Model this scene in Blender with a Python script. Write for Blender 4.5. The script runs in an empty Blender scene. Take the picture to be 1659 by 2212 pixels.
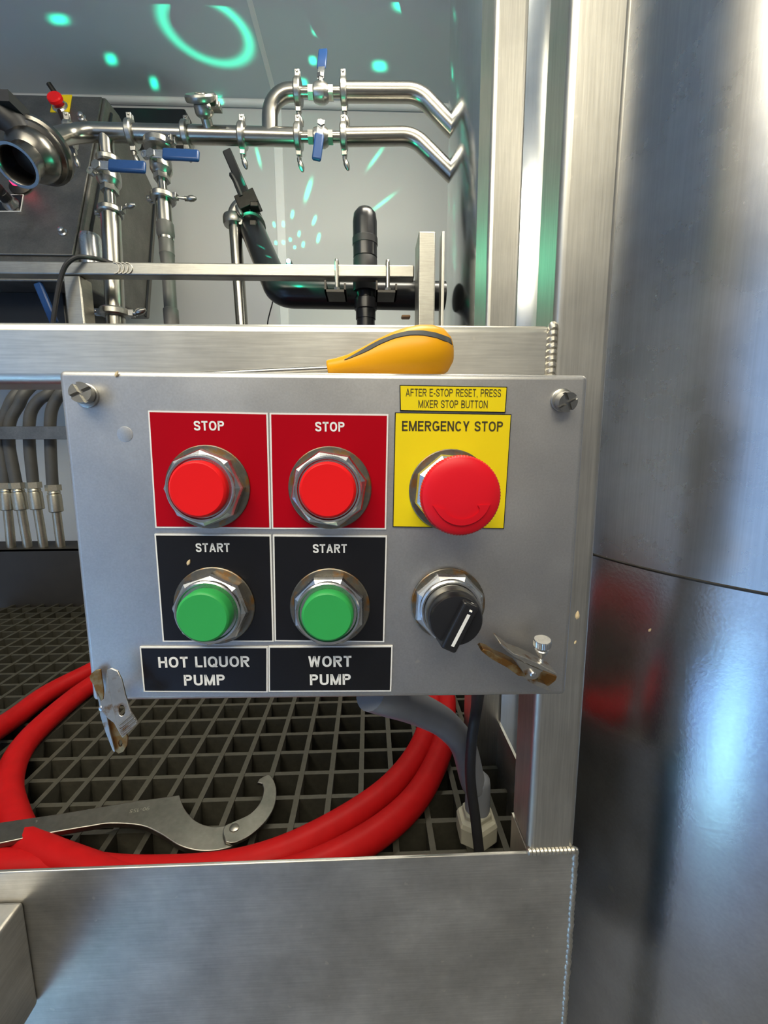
import bpy, bmesh, math, random
from math import sin, cos, tan, pi, radians, sqrt
from mathutils import Vector, Matrix, Quaternion
random.seed(7)
SC = bpy.context.scene
COL = SC.collection
V = Vector

# ------------------------------------------------------------------ camera
F_PX, W_PX, H_PX = 903.36, 1659.0, 2212.0
PITCH, YAW, ROLL = 0.1445, 0.03404, 0.00392
EYE = V((0, 0, 1.30))                       # lens about 1.3 m above the floor
_fwd = V((sin(YAW)*cos(PITCH), cos(YAW)*cos(PITCH), -sin(PITCH)))
_r0 = V((cos(YAW), -sin(YAW), 0)); _d0 = _fwd.cross(_r0)
_right = cos(ROLL)*_r0 + sin(ROLL)*_d0
_down = -sin(ROLL)*_r0 + cos(ROLL)*_d0
cam = bpy.data.cameras.new('camera'); camo = bpy.data.objects.new('camera', cam); COL.objects.link(camo)
_up = -_down; _bk = -_fwd
camo.matrix_world = Matrix(((_right.x, _up.x, _bk.x, EYE.x), (_right.y, _up.y, _bk.y, EYE.y),
                            (_right.z, _up.z, _bk.z, EYE.z), (0, 0, 0, 1)))
cam.sensor_width = 36.0; cam.lens = F_PX/H_PX*36.0; cam.clip_start = 0.01
SC.camera = camo

def ray(px, py):
    return ((px-W_PX/2)/F_PX)*_right + ((py-H_PX/2)/F_PX)*_down + _fwd
def P(px, py, Y):                            # point seen at a pixel, on the vertical plane y = Y
    d = ray(px, py); return EYE + d*(Y/d.y)
def PZ(px, py, z):                           # the same on a horizontal plane
    d = ray(px, py); return EYE + d*((z-EYE.z)/d.z)
def TOPX(p):
    q = V(p)-EYE; w = q.dot(_fwd); return W_PX/2+F_PX*q.dot(_right)/w, H_PX/2+F_PX*q.dot(_down)/w
def PPL(px, py, o, n):                       # the same on any plane
    d = ray(px, py); return EYE + d*((o-EYE).dot(n)/d.dot(n))

# ------------------------------------------------------------------ world, lamps, exposure
SC.view_settings.view_transform = 'Standard'; SC.view_settings.look = 'None'
SC.view_settings.gamma = 1.0; SC.view_settings.use_curve_mapping = False
SC.view_settings.exposure = 0.32
wd = bpy.data.worlds.new('world'); SC.world = wd; wd.use_nodes = True
bg = wd.node_tree.nodes['Background']; bg.inputs[0].default_value = (0.50, 0.50, 0.52, 1); bg.inputs[1].default_value = 0.30

def area(name, loc, aim, sx, sy, power, col, spread=180):
    l = bpy.data.lights.new(name, 'AREA'); l.shape = 'RECTANGLE'; l.size = sx; l.size_y = sy
    l.energy = power; l.color = col; l.spread = radians(spread)
    o = bpy.data.objects.new(name, l); COL.objects.link(o); o.location = loc
    o.rotation_euler = (V(aim)-V(loc)).to_track_quat('-Z', 'Y').to_euler(); return o
# warm battens under the ceiling, daylight through the open doorway on the left, added lamps over the floor
area('ceiling_batten_light', (0.40, 0.90, 2.52), (0.35, 1.15, 0.0), 1.1, 0.14, 19, (1.0, 0.93, 0.77))
area('rear_panel_light', (-0.22, -0.42, 2.53), (0.1, 0.15, 0.9), 1.6, 1.1, 46, (1.0, 0.92, 0.72))
area('right_batten_light', (0.45, -1.10, 2.50), (0.15, 0.3, 1.5), 0.7, 0.25, 2.0, (1.0, 0.88, 0.62))
area('doorway_daylight', (-1.75, -1.05, 1.15), (0.3, 0.1, 1.0), 1.0, 2.0, 5.5, (0.30, 0.56, 1.0))
area('added_floor_light', (-1.72, -0.85, 2.45), (-1.72, -0.80, 0.0), 1.2, 1.3, 36, (0.20, 0.44, 1.0), 50)  # added lamp aimed straight down, standing in for daylight on the floor
o_ = area('added_streak_light', (-1.52, -0.76, 2.45), (-1.52, -0.76, 0.0), 1.4, 0.20, 11, (0.40, 0.92, 1.0), 10)  # added narrow lamp overhead, for the bright band reflected in the tank
o_.rotation_euler = (0, 0, radians(32))

# ------------------------------------------------------------------ object helpers
ORG = {}
def empty(name, label, cat, base, group=None):
    o = bpy.data.objects.new(name, None); COL.objects.link(o); o.empty_display_size = .02
    o.location = base; ORG[o.name] = V(base)
    o['label'] = label; o['category'] = cat
    if group: o['group'] = group
    return o
def tag(o, label, cat, group=None):
    o['label'] = label; o['category'] = cat
    if group: o['group'] = group
    return o
def link(name, me, loc, parent=None):
    o = bpy.data.objects.new(name, me); COL.objects.link(o)
    loc = V(loc); ORG[o.name] = loc
    if parent is not None:
        o.parent = parent; o.location = loc-ORG[parent.name]
    else: o.location = loc
    return o
def obj(name, bm, m, parent=None, smooth=35, bevel=0, seg=2, sub=0):
    lo = V((1e9,)*3); hi = -lo
    for v in bm.verts:
        for i in range(3):
            lo[i] = min(lo[i], v.co[i]); hi[i] = max(hi[i], v.co[i])
    c = (lo+hi)/2
    bmesh.ops.translate(bm, verts=bm.verts, vec=-c)
    bmesh.ops.recalc_face_normals(bm, faces=bm.faces)
    me = bpy.data.meshes.new(name); bm.to_mesh(me); bm.free()
    for mm in (m if isinstance(m, (list, tuple)) else [m]): me.materials.append(mm)
    o = link(name, me, c, parent)
    if smooth: me.shade_smooth(); me.set_sharp_from_angle(angle=radians(smooth))
    if bevel:
        b = o.modifiers.new('bevel', 'BEVEL'); b.width = bevel; b.segments = seg; b.limit_method = 'ANGLE'; b.angle_limit = radians(40)
    if sub:
        s = o.modifiers.new('sub', 'SUBSURF'); s.levels = s.render_levels = sub
    return o
def struct(name, bm, m, parent=None, **k):
    o = obj(name, bm, m, parent, **k)
    if parent is None: o['kind'] = 'structure'
    return o
NB = bmesh.new
def box(bm, lo, hi):
    lo, hi = V(lo), V(hi)
    r = bmesh.ops.create_cube(bm, size=1, matrix=Matrix.Translation((lo+hi)/2) @ Matrix.Diagonal((hi-lo).to_4d()))
    return r['verts']
def basis(axis, up=None):
    z = V(axis).normalized(); up = V(up) if up is not None else (V((0, 0, 1)) if abs(z.z) < .9 else V((0, 1, 0)))
    x = (up - z*up.dot(z)).normalized(); y = z.cross(x)
    return x, y, z
def obox(bm, c, ax, ay, az, sx, sy, sz):     # oriented box: centre, unit axes, sizes
    m = Matrix((ax, ay, az)).transposed().to_4x4(); m.translation = c
    return bmesh.ops.create_cube(bm, size=1, matrix=m @ Matrix.Diagonal((sx, sy, sz, 1)))['verts']
def lathe(bm, prof, o, axis, seg=32, up=None, caps=True, rot=0):   # prof: [(radius, height)]
    x, y, z = basis(axis, up); o = V(o); rings = []
    for r, h in prof:
        if r < 1e-7: rings.append([bm.verts.new(o+z*h)]); continue
        rings.append([bm.verts.new(o+z*h+(x*cos(2*pi*k/seg+rot)+y*sin(2*pi*k/seg+rot))*r) for k in range(seg)])
    for a, b in zip(rings, rings[1:]):
        for k in range(seg):
            k2 = (k+1) % seg
            if len(a) == 1 and len(b) == 1: continue
            if len(a) == 1: bm.faces.new((a[0], b[k2], b[k]))
            elif len(b) == 1: bm.faces.new((a[k], a[k2], b[0]))
            else: bm.faces.new((a[k], a[k2], b[k2], b[k]))
    if caps:
        if len(rings[0]) > 1: bm.faces.new(rings[0][::-1])
        if len(rings[-1]) > 1: bm.faces.new(rings[-1])
def cyl(bm, a, b, r, r2=None, seg=20):
    a, b = V(a), V(b); lathe(bm, [(r, 0), (r if r2 is None else r2, (b-a).length)], a, b-a, seg)
def cr(pts, n=8, closed=False):              # Catmull-Rom
    pts = [V(p) for p in pts]; out = []; N = len(pts)
    for i in range(N if closed else N-1):
        if closed: p0, p1, p2, p3 = (pts[(i+k-1) % N] for k in range(4))
        else:
            p1, p2 = pts[i], pts[i+1]; p0 = pts[i-1] if i else p1*2-p2; p3 = pts[i+2] if i+2 < N else p2*2-p1
        for k in range(n):
            t = k/n
            out.append(.5*((2*p1)+(p2-p0)*t+(2*p0-5*p1+4*p2-p3)*t*t+(3*p1-p0-3*p2+p3)*t**3))
    if not closed: out.append(pts[-1])
    return out
def tube(bm, pts, r, seg=16, closed=False):
    pts = [V(p) for p in pts]; N = len(pts); rings = []
    tn = []
    for i in range(N):
        a = pts[i-1] if (i or closed) else pts[i]; b = pts[(i+1) % N] if (i < N-1 or closed) else pts[i]
        tn.append((b-a).normalized())
    x = basis(tn[0])[0]
    for i in range(N):
        x = (x - tn[i]*x.dot(tn[i])).normalized(); y = tn[i].cross(x)
        rr = r[i] if isinstance(r, (list, tuple)) else r
        rings.append([bm.verts.new(pts[i]+(x*cos(2*pi*k/seg)+y*sin(2*pi*k/seg))*rr) for k in range(seg)])
    for i in range(N if closed else N-1):
        a, b = rings[i], rings[(i+1) % N]
        for k in range(seg): bm.faces.new((a[k], a[(k+1) % seg], b[(k+1) % seg], b[k]))
    if not closed: bm.faces.new(rings[0][::-1]); bm.faces.new(rings[-1])
def bend(pts, rad, n=8):                     # polyline with rounded corners
    pts = [V(p) for p in pts]; out = [pts[0]]
    for a, b, c in zip(pts, pts[1:], pts[2:]):
        u, w = (a-b).normalized(), (c-b).normalized()
        ang = u.angle(w); t = rad/tan(ang/2)
        p0, p1 = b+u*t, b+w*t; cen = b+(u+w).normalized()*(rad/sin(ang/2))
        for k in range(n+1):
            q0 = p0-cen; q1 = p1-cen; th = q0.angle(q1); out.append(cen+(q0*sin(th*(1-k/n))+q1*sin(th*k/n))/sin(th))
    out.append(pts[-1]); return out
def plate(bm, outer, holes, thick, n):       # flat plate from 3-D outline(s), thickness along -n
    n = V(n).normalized(); edges = []
    for loop in [outer]+list(holes):
        vs = [bm.verts.new(p) for p in loop]
        edges += [bm.edges.new((vs[i], vs[(i+1) % len(vs)])) for i in range(len(vs))]
    if holes: bmesh.ops.triangle_fill(bm, use_beauty=True, use_dissolve=False, edges=edges, normal=n)
    else: bm.faces.new([e.verts[0] for e in edges])
    fs = [f for f in bm.faces if all(e in set(edges) or True for e in f.edges)]
    r = bmesh.ops.extrude_face_region(bm, geom=fs)
    bmesh.ops.translate(bm, verts=[g for g in r['geom'] if isinstance(g, bmesh.types.BMVert)], vec=-n*thick)
def circ(c, ax, ay, r, n=16, r2=None):
    return [V(c)+ax*(r*cos(2*pi*k/n))+ay*((r2 or r)*sin(2*pi*k/n)) for k in range(n)]
def glyph(ch, t):
    """sans capitals from strokes of width t in a box one unit high; returns (width, quads)"""
    h = t/2; T_, B_ = 1-h, h; qs = []
    def clip(pl):
        for lo, sg in ((0, 1), (1, -1)):
            o = []
            for p, q in zip(pl, pl[1:]+pl[:1]):
                ip, iq = (p[1]-lo)*sg >= -1e-9, (q[1]-lo)*sg >= -1e-9
                if ip: o.append(p)
                if ip != iq:
                    k = (lo-p[1])/(q[1]-p[1]); o.append((p[0]+(q[0]-p[0])*k, lo))
            pl = o
        return pl
    def sg(x0, y0, x1, y1, e=0, tt=None):
        dx, dy = x1-x0, y1-y0; l = sqrt(dx*dx+dy*dy); dx /= l; dy /= l; k = (tt or t)/2
        x0 -= dx*e; y0 -= dy*e; x1 += dx*e; y1 += dy*e
        qs.append(clip([(x0-dy*k, y0+dx*k), (x0+dy*k, y0-dx*k), (x1+dy*k, y1-dx*k), (x1-dy*k, y1+dx*k)]))
    def path(pts):
        n = len(pts); L = []
        for i in range(n):
            a, b = pts[max(i-1, 0)], pts[min(i+1, n-1)]; dx, dy = b[0]-a[0], b[1]-a[1]; l = sqrt(dx*dx+dy*dy) or 1
            L.append(((pts[i][0]-dy/l*h, pts[i][1]+dx/l*h), (pts[i][0]+dy/l*h, pts[i][1]-dx/l*h)))
        for p, q in zip(L, L[1:]): qs.append([p[0], p[1], q[1], q[0]])
    def arc(cx, cy, rx, ry, a0, a1, n=14, p=2.3):
        o = []
        for k in range(n+1):
            a = radians(a0+(a1-a0)*k/n); c, s_ = cos(a), sin(a)
            o.append((cx+rx*math.copysign(abs(c)**(2/p), c), cy+ry*math.copysign(abs(s_)**(2/p), s_)))
        return o
    w = .66
    if ch == ' ': return .32, []
    if ch in 'EFL':
        w = .62 if ch != 'L' else .58; sg(h, 0, h, 1)
        if ch != 'F': sg(0, B_, w, B_)
        if ch != 'L': sg(0, T_, w if ch == 'E' else w*.97, T_); sg(0, .52, w*.92, .52)
    elif ch == 'H': w = .72; sg(h, 0, h, 1); sg(w-h, 0, w-h, 1); sg(h, .52, w-h, .52)
    elif ch == 'I': w = t; sg(h, 0, h, 1)
    elif ch == '1': w = .42; sg(w-h, 0, w-h, 1); sg(.02, .76, w-h, .96)
    elif ch == 'T': w = .64; sg(w/2, 0, w/2, 1); sg(0, T_, w, T_)
    elif ch == 'A': w = .76; sg(h, 0, w/2, 1, .1); sg(w-h, 0, w/2, 1, .1); sg(.16, .29, w-.16, .29, 0, t*.92)
    elif ch == 'M': w = .86; sg(h, 0, h, 1); sg(w-h, 0, w-h, 1); sg(h*1.1, 1, w/2, 0.02, .06, t*.9); sg(w-h*1.1, 1, w/2, .02, .06, t*.9)
    elif ch == 'N': w = .72; sg(h, 0, h, 1); sg(w-h, 0, w-h, 1); sg(h, 1, w-h, 0, .04)
    elif ch == 'W': w = 1.0; sg(h, 1, w*.27, 0, .08, t*.94); sg(w*.27, 0, w/2, 1, .08, t*.94); sg(w/2, 1, w*.73, 0, .08, t*.94); sg(w*.73, 0, w-h, 1, .08, t*.94)
    elif ch == 'X': w = .70; sg(h, 0, w-h, 1, .08); sg(h, 1, w-h, 0, .08)
    elif ch == 'Y': w = .70; sg(w/2, 0, w/2, .45); sg(w/2, .40, h, 1, .08); sg(w/2, .40, w-h, 1, .08)
    elif ch in 'OQ0':
        w = .78 if ch != '0' else .58; path(arc(w/2, .5, w/2-h, .5-h, 0, 360, 30))
        if ch == 'Q': sg(w*.56, .26, w*.92, .0, .02)
    elif ch == 'C': w = .73; path(arc(w/2, .5, w/2-h, .5-h, 38, 322, 26))
    elif ch == 'G': w = .77; path(arc(w/2, .5, w/2-h, .5-h, 40, 345, 28)); sg(w*.52, .46, w, .46); sg(w-h, .10, w-h, .50)
    elif ch == 'U': w = .72; path([(h, 1), (h, .45)]+arc(w/2, .36, w/2-h, .36-h, 180, 360, 16)[0:]+[(w-h, .45), (w-h, 1)])
    elif ch in 'PR':
        w = .66 if ch == 'P' else .71; c = .72; ry = .28-h; sg(h, 0, h, 1); r = w-h-.02
        path([(h, T_), (w*.55, T_)]+arc(w*.55, c, w*.45-h, ry, 90, -90, 14)+[(w*.55, c-ry), (h, c-ry)])
        if ch == 'R': sg(w*.50, .46, w-h*1.0, 0, .04)
    elif ch == 'B':
        w = .68; sg(h, 0, h, 1)
        for c, ry, k in ((.745, .255-h, .04), (.27, .27-h, 0)):
            path([(h, c+ry), (w*.52, c+ry)]+arc(w*.52, c, w*.48-h-k, ry, 90, -90, 14)+[(h, c-ry)])
    elif ch in 'S59':
        w = .66 if ch == 'S' else .58
        if ch == 'S': path([(p.x, p.y) for p in cr([V((w-h*1.0, .70, 0)), V((w*.80, T_-.05, 0)), V((w*.50, T_, 0)), V((w*.20, T_-.05, 0)), V((h, .73, 0)), V((w*.24, .575, 0)), V((w*.52, .50, 0)), V((w*.80, .41, 0)), V((w-h, .26, 0)), V((w*.80, B_+.05, 0)), V((w*.50, B_, 0)), V((w*.19, B_+.06, 0)), V((h, .29, 0))], 4)])
        elif ch == '5': sg(.10, T_, w, T_); sg(.12, .5, .14, 1); path([(.10, .55)]+arc(w*.45, .33, w*.5-h, .33-h, 100, -150, 18))
        else: path(arc(w/2, .68, w/2-h, .32-h, 0, 360, 22)); path([(w-h, .66), (w-h*1.2, .35), (w*.6, B_), (w*.2, B_)])
    elif ch == ',': w = .18; sg(.09, t, .09, 0); sg(.11, .02, .05, -.10) if False else None; qs.append([(.18-t, .0), (.18, .0), (.12, -.16), (.05, -.16)])
    elif ch == '-': w = .34; sg(0, .36, w, .36)
    return w, qs
def text_bm(s, ctr, ax, ay, w, h, depth, t=.17, gap=.13):
    bm = NB(); x = 0; az = ax.cross(ay); polys = []
    for ch in s:
        gw, q = glyph(ch, t)
        polys += [[(px+x, py) for px, py in pl] for pl in q if len(pl) > 2]; x += gw+gap
    x -= gap
    for pl in polys:
        f = [bm.verts.new(ctr+ax*((px/x-.5)*w)+ay*((py-.5)*h)+az*depth) for px, py in pl]
        bm.faces.new(f)
    return bm

# ------------------------------------------------------------------ materials
def mk(name):
    m = bpy.data.materials.new(name); m.use_nodes = True; nt = m.node_tree
    return m, nt, nt.nodes['Principled BSDF']
def nd(nt, t, **k):
    n = nt.nodes.new(t)
    for a, b in k.items(): setattr(n, a, b)
    return n
def plain(name, col, rough=.5, metal=0, var=.12, scale=60, bump=0, spec=.5):
    m, nt, b = mk(name)
    tc = nd(nt, 'ShaderNodeTexCoord'); no = nd(nt, 'ShaderNodeTexNoise'); no.inputs['Scale'].default_value = scale; no.inputs['Detail'].default_value = 5
    nt.links.new(tc.outputs['Object'], no.inputs['Vector'])
    mr = nd(nt, 'ShaderNodeMapRange'); mr.inputs[3].default_value = 1-var; mr.inputs[4].default_value = 1+var
    nt.links.new(no.outputs[0], mr.inputs[0])
    mx = nd(nt, 'ShaderNodeVectorMath', operation='SCALE'); mx.inputs[0].default_value = col
    nt.links.new(mr.outputs[0], mx.inputs['Scale']); nt.links.new(mx.outputs[0], b.inputs['Base Color'])
    b.inputs['Roughness'].default_value = rough; b.inputs['Metallic'].default_value = metal
    b.inputs['Specular IOR Level'].default_value = spec
    if bump:
        bp = nd(nt, 'ShaderNodeBump'); bp.inputs['Strength'].default_value = bump; bp.inputs['Distance'].default_value = .001
        nt.links.new(no.outputs[0], bp.inputs['Height']); nt.links.new(bp.outputs[0], b.inputs['Normal'])
    return m
def steel(name, col=(.62, .61, .58), rough=.32, grain=(4, 4, 400), gv=.10, stain=.12, specks=0, bump=.05, spk_scale=90, rust=0):
    """brushed stainless: grain stretched along one axis, cloudy stains, dried splashes"""
    m, nt, b = mk(name); L = nt.links.new
    tc = nd(nt, 'ShaderNodeTexCoord'); mp = nd(nt, 'ShaderNodeMapping'); mp.inputs['Scale'].default_value = grain
    L(tc.outputs['Object'], mp.inputs[0])
    g = nd(nt, 'ShaderNodeTexNoise'); g.inputs['Scale'].default_value = 3; g.inputs['Detail'].default_value = 4
    L(mp.outputs[0], g.inputs['Vector'])
    s = nd(nt, 'ShaderNodeTexNoise'); s.inputs['Scale'].default_value = 14; s.inputs['Detail'].default_value = 6; s.inputs['Roughness'].default_value = .65
    L(tc.outputs['Object'], s.inputs['Vector'])
    a1 = nd(nt, 'ShaderNodeMapRange'); a1.inputs[1].default_value = .3; a1.inputs[2].default_value = .7; a1.inputs[3].default_value = 1-gv; a1.inputs[4].default_value = 1+gv; L(g.outputs[0], a1.inputs[0])
    a2 = nd(nt, 'ShaderNodeMapRange'); a2.inputs[1].default_value = .3; a2.inputs[2].default_value = .7; a2.inputs[3].default_value = 1-stain; a2.inputs[4].default_value = 1+stain*.4; L(s.outputs[0], a2.inputs[0])
    mu = nd(nt, 'ShaderNodeMath', operation='MULTIPLY'); L(a1.outputs[0], mu.inputs[0]); L(a2.outputs[0], mu.inputs[1])
    c = nd(nt, 'ShaderNodeVectorMath', operation='SCALE'); c.inputs[0].default_value = col; L(mu.outputs[0], c.inputs['Scale'])
    out = c.outputs[0]; met = None
    if rust:
        rn = nd(nt, 'ShaderNodeTexNoise'); rn.inputs['Scale'].default_value = 130; rn.inputs['Detail'].default_value = 6; L(tc.outputs['Object'], rn.inputs['Vector'])
        rm = nd(nt, 'ShaderNodeMapRange'); rm.inputs[1].default_value = .62-rust; rm.inputs[2].default_value = .75-rust; L(rn.outputs[0], rm.inputs[0])
        mx = nd(nt, 'ShaderNodeMix', data_type='RGBA'); L(rm.outputs[0], mx.inputs[0]); L(out, mx.inputs[6]); mx.inputs[7].default_value = (.32, .16, .05, 1); out = mx.outputs[2]
    if specks:
        w = nd(nt, 'ShaderNodeTexVoronoi'); w.inputs['Scale'].default_value = spk_scale; w.inputs['Randomness'].default_value = 1
        dn = nd(nt, 'ShaderNodeTexNoise'); dn.inputs['Scale'].default_value = 220; L(tc.outputs['Object'], dn.inputs['Vector'])
        dm = nd(nt, 'ShaderNodeVectorMath', operation='MULTIPLY_ADD'); dm.inputs[1].default_value = (.006,)*3; L(dn.outputs['Color'], dm.inputs[0]); L(tc.outputs['Object'], dm.inputs[2])
        L(dm.outputs[0], w.inputs['Vector'])
        near = nd(nt, 'ShaderNodeMapRange'); near.inputs[1].default_value = .16; near.inputs[2].default_value = .09; L(w.outputs['Distance'], near.inputs[0])
        sep = nd(nt, 'ShaderNodeSeparateColor'); L(w.outputs['Color'], sep.inputs[0])
        pick = nd(nt, 'ShaderNodeMath', operation='LESS_THAN'); pick.inputs[1].default_value = specks; L(sep.outputs[0], pick.inputs[0])
        fm = nd(nt, 'ShaderNodeMath', operation='MULTIPLY'); L(near.outputs[0], fm.inputs[0]); L(pick.outputs[0], fm.inputs[1])
        f2 = nd(nt, 'ShaderNodeMath', operation='MULTIPLY'); f2.inputs[1].default_value = .55; L(fm.outputs[0], f2.inputs[0])
        mx = nd(nt, 'ShaderNodeMix', data_type='RGBA'); L(f2.outputs[0], mx.inputs[0]); L(out, mx.inputs[6]); mx.inputs[7].default_value = (.72, .68, .60, 1); out = mx.outputs[2]
    L(out, b.inputs['Base Color']); b.inputs['Metallic'].default_value = 1
    rr = nd(nt, 'ShaderNodeMapRange'); rr.inputs[3].default_value = rough*.85; rr.inputs[4].default_value = rough*1.2; L(s.outputs[0], rr.inputs[0]); L(rr.outputs[0], b.inputs['Roughness'])
    if bump:
        bp = nd(nt, 'ShaderNodeBump'); bp.inputs['Strength'].default_value = bump; bp.inputs['Distance'].default_value = .0006
        L(g.outputs[0], bp.inputs['Height']); L(bp.outputs[0], b.inputs['Normal'])
    return m
M = {}
M['box'] = steel('box_steel', (.56, .55, .54), .46, (300, 300, 300), .05, .12, .05, .03)
M['beam'] = steel('beam_steel', (.68, .66, .60), .40, (12, 12, 260), .10, .14, .04, .05)
M['post'] = steel('post_steel', (.58, .56, .51), .42, (260, 260, 8), .10, .12, .03, .05)
M['outlet'] = steel('dull_outlet', (.20, .19, .175), .28, (60, 60, 60), .06, .15, 0, 0)
M['washer'] = steel('grimy_washer', (.24, .22, .18), .45, (90, 90, 90), .15, .3, .12, .1, 300, .10)
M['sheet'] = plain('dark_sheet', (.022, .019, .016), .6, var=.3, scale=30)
M['rail'] = steel('rail_steel', (.42, .405, .36), .42, (12, 12, 260), .10, .2, .04, .05)
M['tray'] = steel('tray_steel', (.62, .60, .56), .42, (8, 8, 240), .08, .32, .20, .05)
M['pipe'] = steel('polished_pipe', (.38, .365, .33), .25, (60, 60, 60), .04, .08, 0, 0)
M['fit'] = steel('cast_fitting', (.42, .41, .38), .32, (90, 90, 90), .10, .15, 0, .05)
M['chrome'] = steel('chromed_nut', (.62, .62, .62), .27, (80, 80, 80), .05, .12, .03, .0, 260)
M['clip'] = steel('clip_metal', (.66, .63, .57), .30, (90, 90, 90), .10, .2, 0, .05, 90, .10)
M['cliprust'] = steel('rusty_clip_metal', (.50, .38, .20), .45, (90, 90, 90), .2, .3, 0, .1, 90, .22)
M['weld'] = steel('weld_bead', (.60, .57, .50), .40, (200, 200, 200), .15, .2, 0, .2)
M['console'] = steel('console_steel', (.24, .23, .21), .50, (80, 80, 80), .08, .3, 0, .05)
M['tank'] = steel('tank_steel', (.56, .56, .57), .27, (220, 220, 3), .05, .15, .03, .02, 40)
M['tankl'] = steel('dimpled_tank_steel', (.56, .56, .57), .22, (110, 110, 110), .05, .15, .03, .12, 40)
M['tankp'] = steel('polished_tank', (.66, .68, .69), .17, (120, 120, 3), .04, .05, 0, .0)
M['wrench'] = steel('wrench_steel', (.27, .255, .225), .36, (60, 60, 60), .08, .3, .03, .05)
M['darksteel'] = steel('dark_steel', (.075, .070, .064), .5, (60, 60, 60), .1, .3, 0, .05)
M['ferrule'] = steel('hose_ferrule', (.58, .54, .44), .35, (90, 90, 90), .08, .15, 0, .05)
M['red'] = plain('red_button', (.80, .010, .012), .34, spec=.22, var=.03)
M['mush'] = plain('red_mushroom', (.68, .008, .018), .38, spec=.22, var=.05)
M['green'] = plain('green_button', (.035, .36, .085), .36, spec=.22, var=.04)
M['lred'] = plain('red_legend', (.38, .001, .008), .33, spec=.12, var=.06, scale=30)
M['lblack'] = plain('black_legend', (.006, .006, .008), .26, var=.3, scale=60)
M['lyel'] = plain('yellow_legend', (.80, .62, .010), .36, spec=.22, var=.05, scale=40)
M['white'] = plain('white_print', (.80, .79, .76), .5, var=.08, scale=200)
M['dprint'] = plain('dark_print', (.05, .04, .008), .5)
M['black'] = plain('black_plastic', (.012, .012, .014), .28, var=.2)
M['blackm'] = plain('black_rubber', (.018, .018, .020), .5, var=.25, bump=.1)
M['grip'] = plain('blue_grip', (.012, .055, .19), .35, var=.1)
M['hose'] = plain('red_rubber_hose', (.35, .006, .007), .46, spec=.10, var=.18, scale=70, bump=.12)
M['grey'] = plain('grey_conduit', (.22, .23, .25), .42, var=.12, bump=.05)
M['nutp'] = plain('cream_gland', (.40, .38, .30), .45, var=.1)
M['grate'] = plain('grating_resin', (.042, .039, .028), .62, var=.45, scale=160, bump=.35)
M['gratex'] = plain('grating_rib', (.050, .048, .036), .62, var=.4, scale=160, bump=.3)
M['yel'] = plain('yellow_handle', (.80, .36, .006), .36, spec=.22, var=.04)
M['stripe'] = plain('grey_inlay', (.055, .058, .060), .5, var=.15, scale=200)
M['wall'] = plain('white_wall_panel', (.60, .61, .61), .55, var=.03, scale=6)
M['ceil'] = plain('ceiling_panel', (.62, .68, .72), .55, var=.05, scale=5)
M['trim'] = plain('joint_strip', (.84, .85, .85), .5, var=.03)
M['floor'] = plain('concrete_floor', (.26, .265, .27), .6, var=.14, scale=7, bump=.2)
M['hosegrey'] = plain('grey_rubber_hose', (.085, .083, .078), .5, var=.15)
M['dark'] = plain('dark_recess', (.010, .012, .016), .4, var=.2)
M['wood'] = plain('brown_block', (.30, .17, .08), .6, var=.25)
def emis(name, col, st):
    m, nt, b = mk(name); b.inputs['Base Color'].default_value = (*col, 1); b.inputs['Emission Color'].default_value = (*col, 1); b.inputs['Emission Strength'].default_value = st; return m
M['laser'] = emis('laser_lens', (.25, 1.0, .75), 60)
M['lamp'] = emis('lit_red_lens', (1.0, .02, .10), 2.6)

# ------------------------------------------------------------------ room shell
YW = 1.75
zc = P(600, 222, YW).z
X0, X1, YB = -2.4, 2.4, -2.6
seam = P(606, 450, YW).x
b = NB(); box(b, (X0, YB, -.05), (X1, YW+.08, 0)); struct('floor', b, M['floor'])
b = NB(); box(b, (X0, YW+.012, 0), (X1, YW+.08, zc)); wall = struct('wall_back', b, M['trim'])
for a, c in ((X0, seam-1.149), (seam-1.145, seam-.003), (seam+.003, seam+1.145), (seam+1.149, X1)):
    b = NB(); box(b, (a, YW, .002), (c, YW+.014, zc)); obj('wall_panel', b, M['wall'], wall, bevel=.002)
b = NB(); box(b, (seam-.016, YW-.003, .002), (seam+.016, YW+.01, zc-.02)); obj('joint_strip', b, M['trim'], wall, bevel=.001)
b = NB(); box(b, (X0, YB, zc+.012), (X1, YW+.08, zc+.07)); ceil = struct('ceiling', b, M['trim'])
for a, c in ((X0, seam-1.149), (seam-1.145, seam-.002), (seam+.002, seam+1.145), (seam+1.149, X1)):
    b = NB(); box(b, (a, YB, zc), (c, YW, zc+.014)); obj('ceiling_panel', b, M['ceil'], ceil, bevel=.002)
b = NB(); box(b, (seam-.008, YB, zc-.002), (seam+.008, YW, zc+.01)); obj('joint_strip', b, M['trim'], ceil, bevel=.001)
b = NB(); box(b, (X0, YW-.022, zc-.022), (X1, YW, zc)); struct('trim_1', b, M['trim'], bevel=.008)
b = NB(); box(b, (X0-.08, YB, 0), (X0, -1.75, zc)); box(b, (X0-.08, -.35, 0), (X0, YW, zc)); box(b, (X0-.08, -1.75, 2.2), (X0, -.35, zc)); struct('wall_left', b, M['wall'])
b = NB(); box(b, (X1, YB, 0), (X1+.08, YW, zc)); struct('wall_right', b, M['wall'])

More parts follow.
